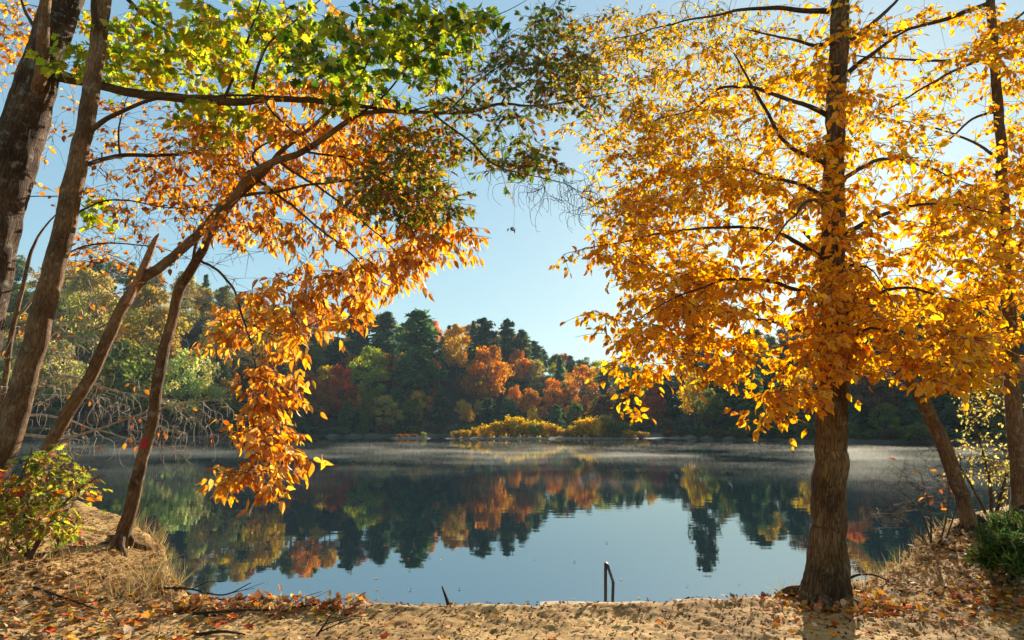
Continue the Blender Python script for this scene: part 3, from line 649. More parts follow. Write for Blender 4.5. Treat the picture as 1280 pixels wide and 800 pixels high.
# --- far right trunk
t11 = Tree('slender_tree', 'slender trunk with side limbs and yellow leaves, closest to the right edge', 'tree', base_at(1278, 655, 9.0), 0.85)
t11.limb('trunk', [(1281, 680, 9, .19), (1277, 640, 9, .135), (1272, 570, 9, .120), (1266, 480, 9, .115), (1262, 420, 9, .108), (1257, 300, 9, .09), (1252, 200, 9, .078), (1246, 110, 9, .072), (1238, 10, 9, .066), (1232, -90, 9, .05), (1228, -220, 9, .03)], M_GREYB, 24, .05, .12, ridge=.06)
roots(t11, 6, .08, .5, M_ROOT, 12)
for K in [[(1240, 2, 9, .04), (1190, 21, 8.9, .036), (1155, 30, 8.8, .03), (1100, 45, 8.6, .02), (1040, 60, 8.5, .008)],
          [(1245, 74, 9, .03), (1186, 76, 9.1, .024), (1092, 72, 9.3, .014), (1020, 60, 9.5, .006)],
          [(1245, 70, 9, .026), (1211, 79, 8.9, .022), (1162, 105, 8.8, .016), (1110, 137, 8.6, .011), (1060, 175, 8.5, .004)],
          [(1248, 140, 9, .026), (1215, 150, 9.1, .02), (1180, 178, 9.2, .012), (1130, 185, 9.3, .005)],
          [(1248, 70, 9, .03), (1280, 64, 9, .026), (1340, 50, 9, .014)], [(1247, 40, 9, .024), (1275, 20, 9, .02), (1320, -20, 9, .01)],
          [(1256, 290, 9, .028), (1210, 270, 9.4, .018), (1150, 280, 9.8, .007)], [(1258, 320, 9, .026), (1300, 290, 8.8, .016), (1360, 290, 8.6, .006)],
          [(1252, 200, 9, .03), (1200, 170, 10, .02), (1120, 150, 11, .01), (1020, 140, 11.5, .005)]]:
    t11.limb('limb', K, M_LIMB, 8, .07)
t11.grow([(1225, 330, 75, 110, 7.6, 9.8, 110), (1265, 120, 40, 120, 8, 10, 60), (1240, 430, 50, 40, 7.8, 9, 30), (1190, 230, 70, 40, 8, 10, 34), (1190, 60, 90, 60, 8, 10, 40), (1110, 150, 60, 60, 8.4, 10.5, 26), (1255, 40, 40, 50, 7.6, 9.6, 22), (1320, 250, 60, 160, 8, 10, 60)], OVATE, YEL, (.075, .11), 12)
t11.grow([(1130, 90, 110, 70, 9, 11.5, 34), (1000, 190, 120, 90, 10, 12.5, 90), (960, 60, 90, 60, 10, 12, 50), (1265, 180, 30, 90, 9.5, 11, 26)], OVATE, YELG+[((.6, .2, .05), 1)], (.07, .10), 9)
t11.finish(M_TWIG)

# --- big oak, far left
t1 = Tree('oak_tree', 'thickest trunk, deeply furrowed grey bark, at left edge with a long level limb', 'tree', base_at(-72, 700, 8.0), 0.8)
t1.limb('trunk', [(-80, 720, 8, .52), (-70, 660, 8, .44), (-56, 580, 8, .38), (-30, 410, 8, .335), (-4, 280, 8, .315), (22, 185, 8, .30), (44, 112, 8, .29), (60, 60, 8, .275), (80, 0, 8, .255), (104, -80, 8, .23), (140, -220, 8, .18), (165, -330, 8, .12)], M_OAKB, 64, .035, .10, ridge=.16, jag=.006)
t1.limb('limb', [(38, 150, 8.0, .05), (44, 118, 7.88, .085), (53, 78, 7.68, .09), (56, 20, 7.5, .075), (58, -60, 7.4, .07), (58, -160, 7.3, .05)], M_GREYB, 20, .05, .1)
t1.limb('limb', [(60, 92, 8, .105), (86, 98, 7.85, .082), (112, 103, 7.8, .07), (160, 115, 7.7, .066), (230, 123, 7.6, .062), (300, 127, 7.5, .055), (360, 124, 7.4, .045), (430, 130, 7.2, .034), (500, 138, 7.0, .016), (545, 130, 6.9, .006)], M_LIMB, 14, .05, .16)
for K in [[(280, 122, 7.5, .022), (300, 78, 7.4, .018), (320, 20, 7.2, .012), (335, -50, 7.1, .006)], [(316, 112, 7.45, .026), (323, 82, 7.3, .022), (338, 52, 7.1, .016), (372, 24, 6.9, .012), (420, -20, 6.7, .006)],
          [(64, 60, 7.9, .05), (40, 30, 8.4, .03), (20, -20, 9, .014)], [(90, -40, 8, .06), (200, -20, 7.6, .04), (320, -30, 7.2, .022), (440, -10, 6.8, .012), (540, 0, 6.5, .006)],
          [(100, -70, 8, .05), (180, 20, 8.6, .03), (260, 60, 8.8, .014), (330, 80, 8.8, .006)], [(330, 125, 7.45, .02), (350, 150, 7.3, .014), (400, 190, 7.1, .006)]]:
    t1.limb('limb', K, M_LIMB, 8, .06)
t1.grow([(85, 75, 22, 24, 7.2, 7.6, 10), (220, 50, 90, 52, 6.8, 9, 64), (320, 55, 90, 52, 6.6, 9, 62), (275, 145, 70, 34, 7.2, 9, 36), (170, 85, 60, 36, 7.6, 9, 24), (110, 255, 22, 34, 8.8, 9.6, 12)], MAPLE, LIME, (.085, .125), 10, droop=.5)
t1.grow([(550, 45, 70, 45, 6.4, 8, 40), (420, 110, 60, 40, 7, 8.6, 24)], MAPLE, LIME, (.07, .10), 10)
t1.grow([(420, 45, 70, 50, 5.6, 7.4, 46), (540, 30, 75, 40, 6, 7.6, 40), (480, 95, 80, 45, 6, 7.4, 34)], MAPLE, GRN+LIME[:2], (.085, .125), 10)
t1.grow([(250, 30, 120, 36, 7.5, 9.5, 44), (190, 80, 60, 50, 7.6, 9.4, 24), (120, 30, 30, 30, 8.4, 9.6, 10), (300, 100, 60, 30, 7.6, 9, 16)], MAPLE, LIME+YELG, (.07, .11), 10)
t1.grow([(15, 60, 40, 75, 8.8, 10.5, 40), (40, 200, 25, 60, 9, 10, 8), (400, 20, 120, 20, 7, 9, 16)], MAPLE, ORG, (.06, .09), 9)
t1.finish(M_TWIG)

# --- second trunk
t2 = Tree('maple_tree', 'smooth brown upright trunk second from left edge, in front of the furrowed oak', 'tree', base_at(-30, 676, 7.2), 0.72)
t2.limb('trunk', [(-36, 700, 7.2, .25), (-27, 660, 7.2, .205), (-4, 590, 7.2, .182), (24, 500, 7.2, .172), (52, 400, 7.2, .160), (76, 300, 7.2, .148), (93, 222, 7.2, .136), (108, 150, 7.2, .125), (121, 60, 7.2, .118), (129, 0, 7.2, .11), (140, -90, 7.2, .09), (150, -220, 7.2, .06)], M_GREYB, 32, .04, .13, ridge=.07)
for K in [[(123, 40, 7.15, .055), (117, 10, 7.05, .045), (114, -60, 6.9, .03)], [(112, 165, 7.2, .045), (140, 145, 7.1, .034), (175, 130, 7.0, .028), (215, 121, 6.9, .024), (300, 119, 6.8, .018), (362, 122, 6.7, .008)],
          [(98, 210, 7.2, .035), (152, 194, 7.7, .034), (200, 194, 7.9, .03), (247, 188, 8.1, .02), (300, 160, 8.2, .01)], [(150, 196, 7.7, .02), (148, 160, 7.8, .014), (160, 120, 7.9, .006)],
          [(84, 270, 7.2, .02), (140, 250, 7.6, .014), (220, 260, 8, .009), (300, 250, 8.2, .004)], [(70, 320, 7.2, .02), (130, 305, 7.8, .013), (200, 310, 8.2, .008), (250, 330, 8.4, .004)]]:
    t2.limb('limb', K, M_LIMB, 8, .06)
t2.grow([(210, 250, 80, 60, 7.2, 9.2, 36), (140, 180, 60, 40, 7.4, 9, 16), (150, 320, 80, 40, 7.6, 9, 16), (260, 190, 60, 30, 7.2, 8.6, 24)], OVATE, RUST+ORG[:2], (.06, .10), 6)
t2.grow([(230, 230, 100, 70, 7.8, 10, 50), (120, 300, 60, 70, 8, 9.6, 20), (200, 150, 90, 40, 8, 10, 30), (60, 180, 50, 90, 8.5, 10, 14)], OVATE, ORG+RUST, (.05, .09), 9)
t2.grow([(200, 270, 110, 70, 7.4, 9.5, 46), (120, 340, 70, 50, 7.6, 9, 14)], OVATE, ORG, (.06, .1), 3, bare=True, side=3)
t2.finish(M_TWIG)

# --- leaning oak with the snag
t3 = Tree('leaning_oak', 'trunk leaning right with a broken snag, its limb reaching over the lake', 'tree', base_at(28, 668, 8.0), 0.74)
t3.limb('trunk', [(22, 690, 8, .17), (34, 655, 8, .125), (48, 595, 8, .108), (70, 540, 8, .10), (115, 466, 8, .094), (154, 382, 8, .090), (178, 352, 8, .084), (210, 326, 7.95, .076), (245, 295, 7.9, .07), (276, 260, 7.8, .064), (297, 241, 7.75, .062), (325, 210, 7.6, .058), (378, 189, 7.4, .05), (427, 157, 7.2, .042), (456, 142, 7.1, .034), (520, 140, 7.0, .026), (580, 141, 6.9, .024), (626, 131, 6.9, .02), (680, 132, 7.0, .013), (740, 120, 7.2, .009), (780, 114, 7.4, .004)], M_GREYB, 26, .045, .13, ridge=.07)
# broken fork: tapering sliver with a torn end
t3_trunk = [o for o in t3.root.children if o.name.startswith('trunk')][0]
sn = MB(); cen = spline([[*P(158, 380, 7.99), .050], [*P(168, 360, 7.96), .056], [*P(177, 340, 7.94), .050], [*P(187, 318, 7.93), .046], [*P(194, 300, 7.92), .03], [*P(199, 292, 7.92), .008]], .03)
tube(sn, cen[:, :3], cen[:, 3], 14, .5, 33, ridge=.25)
so = part(sn, 'broken_snag', M_WOOD, t3.root); so.parent = t3_trunk; so['label'] = 'splintered reddish snag'
for K in [[(626, 131, 6.9, .014), (638, 112, 6.8, .012), (660, 100, 6.7, .008), (690, 60, 6.8, .004)], [(540, 141, 6.95, .016), (590, 178, 6.8, .014), (610, 200, 6.7, .012), (640, 215, 6.6, .009), (700, 228, 6.6, .006), (760, 258, 6.7, .003)],
          [(427, 157, 7.2, .02), (480, 120, 6.9, .015), (520, 70, 6.7, .012), (570, 40, 6.6, .009), (640, 10, 6.5, .005), (665, -4, 6.5, .003)], [(378, 189, 7.4, .02), (440, 200, 7.0, .014), (500, 230, 6.7, .009), (560, 260, 6.5, .004)],
          [(560, 140, 6.95, .012), (600, 100, 6.7, .009), (650, 68, 6.5, .005)], [(325, 210, 7.6, .026), (316, 195, 7.65, .02), (330, 180, 7.7, .014), (370, 165, 7.7, .009), (420, 120, 7.7, .003)]]:
    t3.limb('limb', K, M_LIMB, 8, .05)
t3.grow([(540, 175, 60, 40, 6.3, 7.4, 54), (500, 225, 55, 45, 5.9, 6.9, 44), (540, 250, 36, 26, 5.9, 6.6, 24), (470, 250, 46, 34, 5.9, 6.6, 22), (650, 85, 50, 40, 6.4, 7.6, 44), (695, 62, 45, 55, 6.6, 8, 44), (728, 108, 40, 40, 7, 8, 22),
         (645, 190, 40, 30, 6.3, 7.2, 26), (600, 140, 40, 26, 6.6, 7.2, 16), (670, 140, 30, 22, 6.8, 7.3, 10), (680, 200, 22, 18, 6.5, 7, 8), (560, 100, 40, 36, 6.6, 7.4, 16)], OAK, OAKP, (.075, .11), 11, droop=.3)
t3.grow([(700, 235, 60, 20, 6.5, 7.2, 16), (740, 262, 30, 12, 6.7, 7.2, 8), (600, 60, 60, 40, 6.4, 7.4, 16), (620, 210, 40, 30, 6.4, 7, 8)], OAK, OAKP, (.07, .1), 3, bare=True, side=3, sag=.12, curly=.16)
t3.finish(M_TWIG)

# --- blazed trunk with the orange cascade
t4 = Tree('hickory_tree', 'trunk with a red paint blaze at the water edge, bearing the hanging orange leaves', 'tree', base_at(152, 688, 8.3), 0.76)
t4.limb('trunk', [(146, 700, 8.3, .20), (152, 682, 8.3, .135), (160, 650, 8.3, .108), (168, 621, 8.3, .098), (180, 565, 8.3, .092), (191, 520, 8.3, .088), (201, 455, 8.3, .086), (212, 412, 8.3, .082), (224, 365, 8.25, .08), (239, 337, 8.2, .076), (262, 295, 8.1, .064), (280, 268, 8.05, .056), (300, 245, 8.0, .05), (330, 214, 7.8, .044), (362, 180, 7.6, .036), (400, 150, 7.4, .026), (440, 110, 7.1, .016), (470, 60, 6.9, .007)], M_GREYB, 26, .045, .13, ridge=.08)
tc4 = t4.last.copy()
roots(t4, 6, .07, .5, M_GREYB, 21)
# painted blaze: a thin curved skin of paint on the bark
i4 = int(np.argmin(np.abs(tc4[:, 2]-P(183, 553, 8.3)[2]))); c0 = tc4[i4, :3]; rb_ = tc4[i4, 3]*1.075; bl = MB(); Vv = []; tdir = unit(tc4[i4+2, :3]-tc4[i4-2, :3]); rr = unit(np.cross(tdir, [0, 1, 0])); ff = unit(np.cross(rr, tdir)); ff = ff if ff[1] < 0 else -ff
for i in range(9):
    for j in range(9):
        a = (j/8-.5)*1.0-.1; e = (1-(abs(i/8-.5)*2)**4*.35)*(1+.12*math.sin(i*2.1+j)); Vv.append(c0+tdir*((i/8-.5)*.125*(1+.06*math.sin(j*1.7)))+rr*math.sin(a*e)*rb_+ff*math.cos(a*e)*rb_)
bl.add(Vv, [k for i in range(8) for j in range(8) for k in (i*9+j, i*9+j+1, i*9+j+10, i*9+j+9)], [4]*64)
bo = part(bl, 'paint_blaze', M_PAINT, t4.root); bo.parent = [o for o in t4.root.children if o.name.startswith('trunk')][0]; bo['label'] = 'red painted trail mark'
for K in [[(239, 337, 8.2, .03), (244, 312, 8.3, .026), (254, 290, 8.4, .02), (275, 250, 8.5, .01)], [(300, 245, 8, .03), (340, 240, 7.6, .024), (400, 230, 7.2, .018), (470, 225, 6.9, .012), (540, 260, 6.6, .006), (590, 285, 6.5, .003)],
          [(252, 326, 8.1, .022), (272, 338, 7.7, .02), (292, 362, 7.3, .017), (305, 400, 7.0, .014), (318, 450, 6.8, .011), (325, 510, 6.6, .008), (318, 570, 6.5, .005), (300, 605, 6.4, .003)],
          [(320, 222, 7.9, .026), (380, 270, 7.3, .018), (430, 310, 6.9, .012), (470, 350, 6.6, .006)], [(305, 400, 7, .01), (350, 420, 6.8, .008), (400, 400, 6.6, .004)], [(345, 200, 7.7, .022), (420, 250, 7, .014), (480, 300, 6.6, .008), (520, 340, 6.4, .003)],
          [(310, 232, 7.95, .02), (280, 200, 8.2, .014), (240, 180, 8.4, .007)]]:
    t4.limb('limb', K, M_LIMB, 8, .05)
t4.grow([(350, 200, 80, 55, 7.9, 9.4, 62), (250, 215, 80, 50, 8.0, 9.6, 34), (300, 275, 55, 36, 7.2, 8.8, 30), (420, 220, 80, 60, 7.4, 9.0, 66), (500, 225, 60, 55, 6.8, 8.0, 36), (545, 283, 40, 28, 6.1, 7.2, 26), (430, 320, 100, 50, 6.4, 8.4, 62), (395, 375, 76, 40, 6.4, 7.8, 42),
         (325, 425, 62, 40, 6.4, 7.6, 26), (345, 475, 34, 34, 6.3, 7.2, 24), (338, 535, 40, 32, 6.3, 7.1, 32), (350, 570, 26, 20, 6.3, 6.7, 12), (300, 592, 28, 14, 6.3, 6.7, 12), (330, 612, 12, 8, 6.3, 6.6, 3), (385, 130, 80, 40, 7, 8.6, 40), (300, 165, 70, 46, 7.4, 9, 36), (480, 165, 70, 40, 6.6, 7.8, 44),
         (505, 340, 30, 24, 6.2, 6.9, 14), (585, 290, 16, 12, 6.3, 6.6, 4), (280, 400, 20, 26, 6.6, 7.2, 8), (440, 390, 24, 16, 6.4, 6.9, 6)], LONG, ORG, (.075, .135), 12, droop=.8, curl=(.05, .5))
t4.grow([(330, 320, 70, 50, 7, 8.2, 20), (250, 430, 40, 60, 7.4, 8.2, 12)], LONG, ORG, (.1, .14), 3, bare=True)
t4.finish(M_TWIG)

# --- leafless thin tree with drooping pale branches, left
t5 = Tree('dead_tree', 'thin leafless tree with pale curling drooping branches between the left trunks', 'tree', base_at(-14, 640, 9.4))
t5.limb('trunk', [(-18, 660, 9.4, .06), (-8, 600, 9.4, .05), (4, 500, 9.4, .042), (16, 420, 9.4, .036), (32, 345, 9.4, .028), (46, 300, 9.5, .018), (70, 268, 9.6, .010), (105, 240, 9.6, .005), (140, 228, 9.6, .003)], M_GREYB, 12, .06, .12)
for K in [[(24, 392, 9.4, .024), (60, 355, 9.2, .018), (110, 348, 9.0, .012), (150, 372, 8.8, .006)], [(2, 520, 9.4, .022), (60, 520, 9.2, .016), (130, 540, 9, .01), (200, 560, 8.8, .005)], [(6, 490, 9.4, .022), (80, 470, 9, .017), (150, 490, 8.8, .011), (220, 500, 8.5, .006)],
          [(12, 450, 9.4, .02), (80, 420, 9.2, .014), (130, 440, 9, .008), (170, 480, 8.9, .004)], [(0, 540, 9.4, .022), (90, 545, 9.0, .016), (170, 520, 8.7, .012), (230, 505, 8.5, .009), (290, 498, 8.4, .005)]]:
    t5.limb('limb', K, M_PALETWIG, 8, .06)
t5.grow([(60, 500, 80, 60, 8.4, 9.6, 22), (150, 530, 90, 50, 8.3, 9.2, 30), (220, 540, 50, 40, 8.2, 8.8, 14), (100, 400, 80, 50, 8.6, 9.5, 14), (50, 440, 60, 40, 8.6, 9.6, 9), (250, 510, 36, 24, 8.2, 8.6, 5)], OVATE, ORG, (.06, .09), 3, bare=True, side=3, droop=1.6, sag=.22, maxr=.012, rmin=.0029, curly=.2)
t5.grow([(170, 500, 80, 60, 8.4, 9, 10), (90, 420, 70, 50, 8.6, 9.4, 8)], OVATE, RUST, (.06, .09), 3, droop=1.2)
t5.finish(M_PALETWIG)

# --- leafy sapling, lower left
sp_ = Tree('maple_sapling', 'leafy green and yellow sapling at foot of the leftmost trunks', 'sapling', base_at(36, 690, 7.0))
for K in [[(36, 700, 7, .022), (30, 650, 6.95, .016), (26, 600, 6.9, .010), (40, 560, 6.8, .004)], [(38, 695, 7, .02), (60, 650, 6.9, .014), (95, 615, 6.8, .009), (130, 590, 6.7, .003)], [(34, 695, 7, .018), (4, 660, 6.9, .012), (-30, 630, 6.9, .005)], [(40, 698, 7, .016), (56, 665, 6.7, .01), (70, 640, 6.5, .004)]]:
    sp_.limb('stem', K, M_LIMB, 8, .05)
sp_.grow([(50, 575, 30, 20, 6.6, 7.1, 14), (92, 602, 34, 20, 6.5, 7.0, 20), (26, 628, 46, 28, 6.5, 7.2, 34), (65, 650, 42, 22, 6.4, 7, 28), (15, 655, 40, 20, 6.4, 7.2, 22)], OAK, BUSH, (.07, .11), 9, droop=.4)
sp_.grow([(14, 600, 26, 26, 6.6, 7.1, 12), (60, 625, 60, 30, 6.4, 7, 8)], MAPLE, ORG+[((.4, .08, .05), 1)], (.06, .09), 5)
sp_.finish(M_TWIG)

# --- shrubs on the right
ys = Tree('yellow_shrub', 'airy yellow leaved shrub behind the right hand trunks', 'shrub', base_at(1240, 640, 9.6))
for K in [[(1240, 660, 9.6, .03), (1236, 600, 9.7, .02), (1222, 540, 9.8, .012), (1205, 490, 9.9, .005)], [(1242, 655, 9.6, .028), (1256, 600, 9.8, .018), (1270, 540, 10, .01), (1290, 480, 10.2, .004)], [(1240, 655, 9.6, .022), (1215, 610, 9.5, .014), (1190, 570, 9.4, .006)]]:
    ys.limb('stem', K, M_LIMB, 8, .06)
ys.grow([(1240, 540, 50, 60, 9.4, 11, 60), (1260, 600, 30, 34, 9.3, 10.6, 34), (1215, 580, 34, 30, 9.2, 10, 20), (1225, 500, 40, 20, 9.6, 11, 20), (1330, 540, 50, 80, 9.4, 11, 30)], OVATE, [((.52, .42, .12), 4), ((.40, .36, .10), 3), ((.6, .42, .08), 2)], (.035, .06), 8, flat=1.0)
ys.finish(M_TWIG)
bs = Tree('bare_shrub', 'nearly leafless twiggy shrub leaning over the water left of the leaning dark trunk', 'shrub', base_at(1165, 672, 8.35))
for K in [[(1168, 690, 8.35, .014), (1150, 640, 8.4, .010), (1120, 610, 8.5, .006), (1080, 596, 8.6, .003)], [(1166, 690, 8.35, .014), (1160, 630, 8.5, .009), (1150, 590, 8.6, .004)], [(1170, 690, 8.35, .012), (1135, 655, 8.4, .008), (1095, 635, 8.5, .003)], [(1172, 690, 8.3, .012), (1185, 630, 8.4, .008), (1180, 570, 8.4, .003)], [(1176, 690, 8.3, .012), (1200, 620, 8.5, .008), (1215, 560, 8.7, .003)]]:
    bs.limb('stem', K, M_TWIG, 6, .06)
bs.grow([(1130, 620, 50, 34, 8.3, 8.9, 34), (1175, 600, 34, 44, 8.3, 8.9, 26), (1110, 650, 36, 20, 8.3, 8.8, 12)], OVATE, YEL, (.06, .09), 3, bare=True, side=4, droop=-.2)
bs.grow([(1150, 610, 50, 30, 8.3, 8.8, 5)], OVATE, RUST, (.06, .09), 4)
bs.finish(M_TWIG)
jn = Tree('juniper_shrub', 'feathery dark green evergreen shrub at right edge below the slender trunk', 'shrub', base_at(1275, 725, 7.1))
for k, (a, b, d) in enumerate([(1222, 700, 6.9), (1230, 672, 6.9), (1246, 655, 7.0), (1262, 650, 7.1), (1285, 655, 7.1), (1236, 690, 6.7), (1252, 676, 6.6), (1270, 680, 6.5), (1300, 670, 6.8), (1320, 690, 7.0), (1240, 715, 6.7), (1262, 705, 6.4), (1285, 700, 6.4)]):
    jn.limb('stem', [(1276, 735, 7.1, .016), ((a+1276)/2+4, (b+735)/2-8, (d+7.1)/2, .010), (a, b, d, .003)], M_LIMB, 6, .04)
c_all = jn.P[:jn.n].copy(); NP = []; ND = []
for i in range(0, len(c_all)):
    if c_all[i][2] < jn.root.location[2]+.10: continue
    for k in range(34):
        td = jn.T[i]; ND.append(unit(td*.9+RNG.normal(0, .55, 3)+[0, 0, .15])); NP.append(c_all[i]+RNG.normal(0, .035, 3))
NP = np.array(NP); ND = np.array(ND); nn = len(NP)
FROND = _fan([(0, .02), (.25, .09), (.35, .04), (.5, .10), (.6, .04), (.75, .07), (1, 0), (.75, -.07), (.6, -.04), (.5, -.10), (.35, -.04), (.25, -.09), (0, -.02)], .45, .02)
put_leaves(jn.lv, FROND, NP, ND, RNG.normal(0, 1, (nn, 3)), RNG.uniform(.06, .125, nn), pick([((.06, .12, .025), 5), ((.11, .18, .03), 3), ((.20, .22, .04), 1), ((.16, .09, .03), .5)], nn), RNG.uniform(-.1, .3, nn))
jn.finish(M_TWIG, M_NEEDLE, 'foliage')

# ------------------------------------------------------------------ small things on the bank
# handrail standing in the shallows
rail = empty('handrail', tuple(P(760, 772, 6.95)*[1, 1, 0]+[0, 0, -.4])); tag(rail, 'dark metal handrail of two posts joined at the top, standing in the shallows', 'handrail')
m1 = MB(); r_ = .0155
K = [[*P(757, 790, 6.95), r_], [*P(757, 760, 6.95), r_], [*P(757, 715, 6.95), r_], [*P(757.3, 709, 6.95), r_], [*P(758.5, 706.5, 6.97), r_]]
c = spline(K, .02); tube(m1, c[:, :3], c[:, 3], 12); part(m1, 'post', M_STEEL, rail)
m2 = MB(); K = [[*P(758.8, 706.5, 6.98), r_], [*P(760, 708, 7.02), r_], [*P(762, 714, 7.1), r_], [*P(766, 726, 7.3), r_], [*P(766.4, 730, 7.32), r_], [*P(766, 745, 7.33), r_], [*P(765, 785, 7.33), r_]]
c = spline(K, .02); tube(m2, c[:, :3], c[:, 3], 12); part(m2, 'sloping_post', M_STEEL, rail)
m3 = MB(); a = P(757.3, 707, 6.95); tube(m3, [a-[.0, .03, -.004], a+[0.01, .05, .006]], [.021, .021], 12); part(m3, 'joint', M_STEEL, rail)
# concrete edging
def slab(name, x0, x1, y, w, z, h, label, mat, seed):
    n = 40; mb = MB(); xs = np.linspace(x0, x1, n); pr = [(0, -h), (0, -.012), (.012, 0), (w-.012, 0), (w, -.012), (w, -h)]
    V = [(x, y+a+.012*vnoise(np.array(x*6), np.array(k*3.), seed), z+b+.010*float(fbm(np.array(x*5.), np.array(k*1.7), 3, seed))) for i, x in enumerate(xs) for k, (a, b) in enumerate(pr)]
    k = len(pr); L = [q for i in range(n-1) for j in range(k-1) for q in (i*k+j, (i+1)*k+j, (i+1)*k+j+1, i*k+j+1)]; S = [4]*((n-1)*(k-1))
    L += list(range(k))+[(n-1)*k+j for j in range(k)][::-1]; S += [k, k]; mb.add(V, L, S)
    return tag(mb.obj(name, mat, smooth=False), label, 'slab')
slab('concrete_slab', .26, 1.36, 6.46, .30, .496, .4, 'pale concrete edging at the water just below the handrail', M_CONC, 4)
slab('concrete_slab', 1.52, 2.66, 6.60, .16, .52, .4, 'narrow pale edging ending at the golden tree foot', M_CONC, 8)
def stick(pts, r, label, mat=M_ROOT, name='fallen_stick', forks=0, seed=1, lift=.012):
    rg = np.random.default_rng(seed); K = []
    for i, (x, y, dz) in enumerate(pts):
        K.append([x, y, float(ground_z(x, y))+dz+lift, r*(1-.7*i/(len(pts)-1))])
    c = spline(K, .03); mb = MB(); tube(mb, c[:, :3], c[:, 3], 8, .25, seed)
    for f in range(forks):
        i = int(len(c)*rg.uniform(.25, .8)); b = c[i, :3]; d = unit(c[min(i+1, len(c)-1), :3]-c[i-1, :3])+rg.normal(0, .5, 3); d[2] = abs(d[2])*.5+.08; L = rg.uniform(.15, .4)
        tube(mb, [b, b+d*L*.5+rg.normal(0, .015, 3), b+d*L], [c[i, 3]*.7, c[i, 3]*.5, .002], 6)
    return tag(mb.obj(name, mat), label, 'stick' if 'stick' in name else 'log')
stick([(-.565, 6.5, -.03), (-.60, 6.52, .06), (-.64, 6.54, .15)], .020, 'short dark stick poking upright from the bank edge left of the handrail')
stick([(-2.75, 6.2, .02), (-2.4, 6.3, .03), (-2.05, 6.35, .02), (-1.7, 6.42, .03)], .014, 'long forked dead branch lying near the dry grass', forks=4, seed=4)
stick([(-3.4, 6.9, .05), (-3.05, 6.75, .10), (-2.7, 6.7, .06), (-2.45, 6.72, .16)], .012, 'thin branch stretched from the dry grass toward the water', forks=5, seed=9)
stick([(-1.5, 5.55, .0), (-1.43, 5.58, .10), (-1.41, 5.6, .15)], .010, 'small dark forked twig standing in the middle of the sand', forks=3, seed=6)
stick([(-2.5, 5.7, 0), (-2.3, 5.72, .01), (-2.1, 5.7, .0)], .018, 'stubby dark piece of wood on the left sand')
stick([(3.35, 7.25, .02), (3.55, 7.36, .06), (3.75, 7.42, .06), (3.9, 7.40, .0)], .018, 'curved dark root arching at the water right of the golden tree', name='arched_stick')
stick([(-4.4, 6.6, .02), (-4.0, 6.4, .02), (-3.6, 6.25, .02)], .016, 'brown stick lying on the left slope below the sapling', forks=2, seed=13)
stick([(-3.0, 5.3, .0), (-2.7, 5.25, .01), (-2.5, 5.3, .01)], .010, 'thin twig on the near sand at left', forks=2, seed=14)
stick([(1.62, 6.82, .05), (1.95, 6.86, .07), (2.3, 6.95, .06), (2.6, 7.05, .05)], .055, 'dark rotten log along the water edge left of the golden tree', name='driftwood_log', seed=20)
# leaf cluster hanging on a spider thread
hang = empty('hanging_leaves', tuple(P(643, 246, 6.6))); tag(hang, 'dark leaf cluster dangling on a thread in mid sky', 'leaf cluster')
mt = MB(); tube(mt, [P(643, 228, 6.6), P(643, 262, 6.6), P(642, 284, 6.6)], [.0016, .0016, .0016], 5); part(mt, 'thread', M_THREAD, hang)
ml = MB(); pc = np.tile(P(641, 286, 6.6), (9, 1))+RNG.normal(0, .014, (9, 3)); put_leaves(ml, OAK, pc, RNG.normal(0, 1, (9, 3))+[0, 0, -.4], RNG.normal(0, 1, (9, 3)), RNG.uniform(.035, .06, 9), pick([((.06, .04, .03), 1)], 9), RNG.uniform(.2, .8, 9)); part(ml, 'leaves', M_LITTER, hang)

# ------------------------------------------------------------------ litter and grass
def scatter(n, fx, tmpl, pal, size, tilt=.35, lift=.012):
    x, y = fx(n); k = (y < edgeY(x)+.10); x, y = x[k], y[k]; m = len(x)
    a = RNG.uniform(0, 6.283, m); d = np.stack([np.cos(a), np.sin(a), RNG.normal(0, tilt*.6, m)], -1); nor = np.stack([RNG.normal(0, tilt, m), RNG.normal(0, tilt, m), np.ones(m)], -1)
    sz = RNG.uniform(size[0], size[1], m); pos = np.stack([x, y, ground_z(x, y)+lift+np.maximum(0, -d[:, 2])*sz], -1)
    put_leaves(LIT, tmpl, pos, d, nor, sz, pick(pal, m, .3), RNG.uniform(-.5, .6, m))
LIT = MB()
DRY = [((.36, .21, .09), 4), ((.50, .33, .16), 4), ((.22, .11, .045), 2), ((.58, .43, .26), 3), ((.12, .065, .03), 1)]
BRT = [((.62, .24, .03), 4), ((.70, .40, .05), 3), ((.45, .09, .03), 2.5), ((.3, .12, .04), 2)]
uni = lambda n: (RNG.uniform(-8, 8, n), RNG.uniform(3.6, 9.6, n))
def blob(cx, cy, sx, sy): return lambda n: (RNG.normal(cx, sx, n), RNG.normal(cy, sy, n))
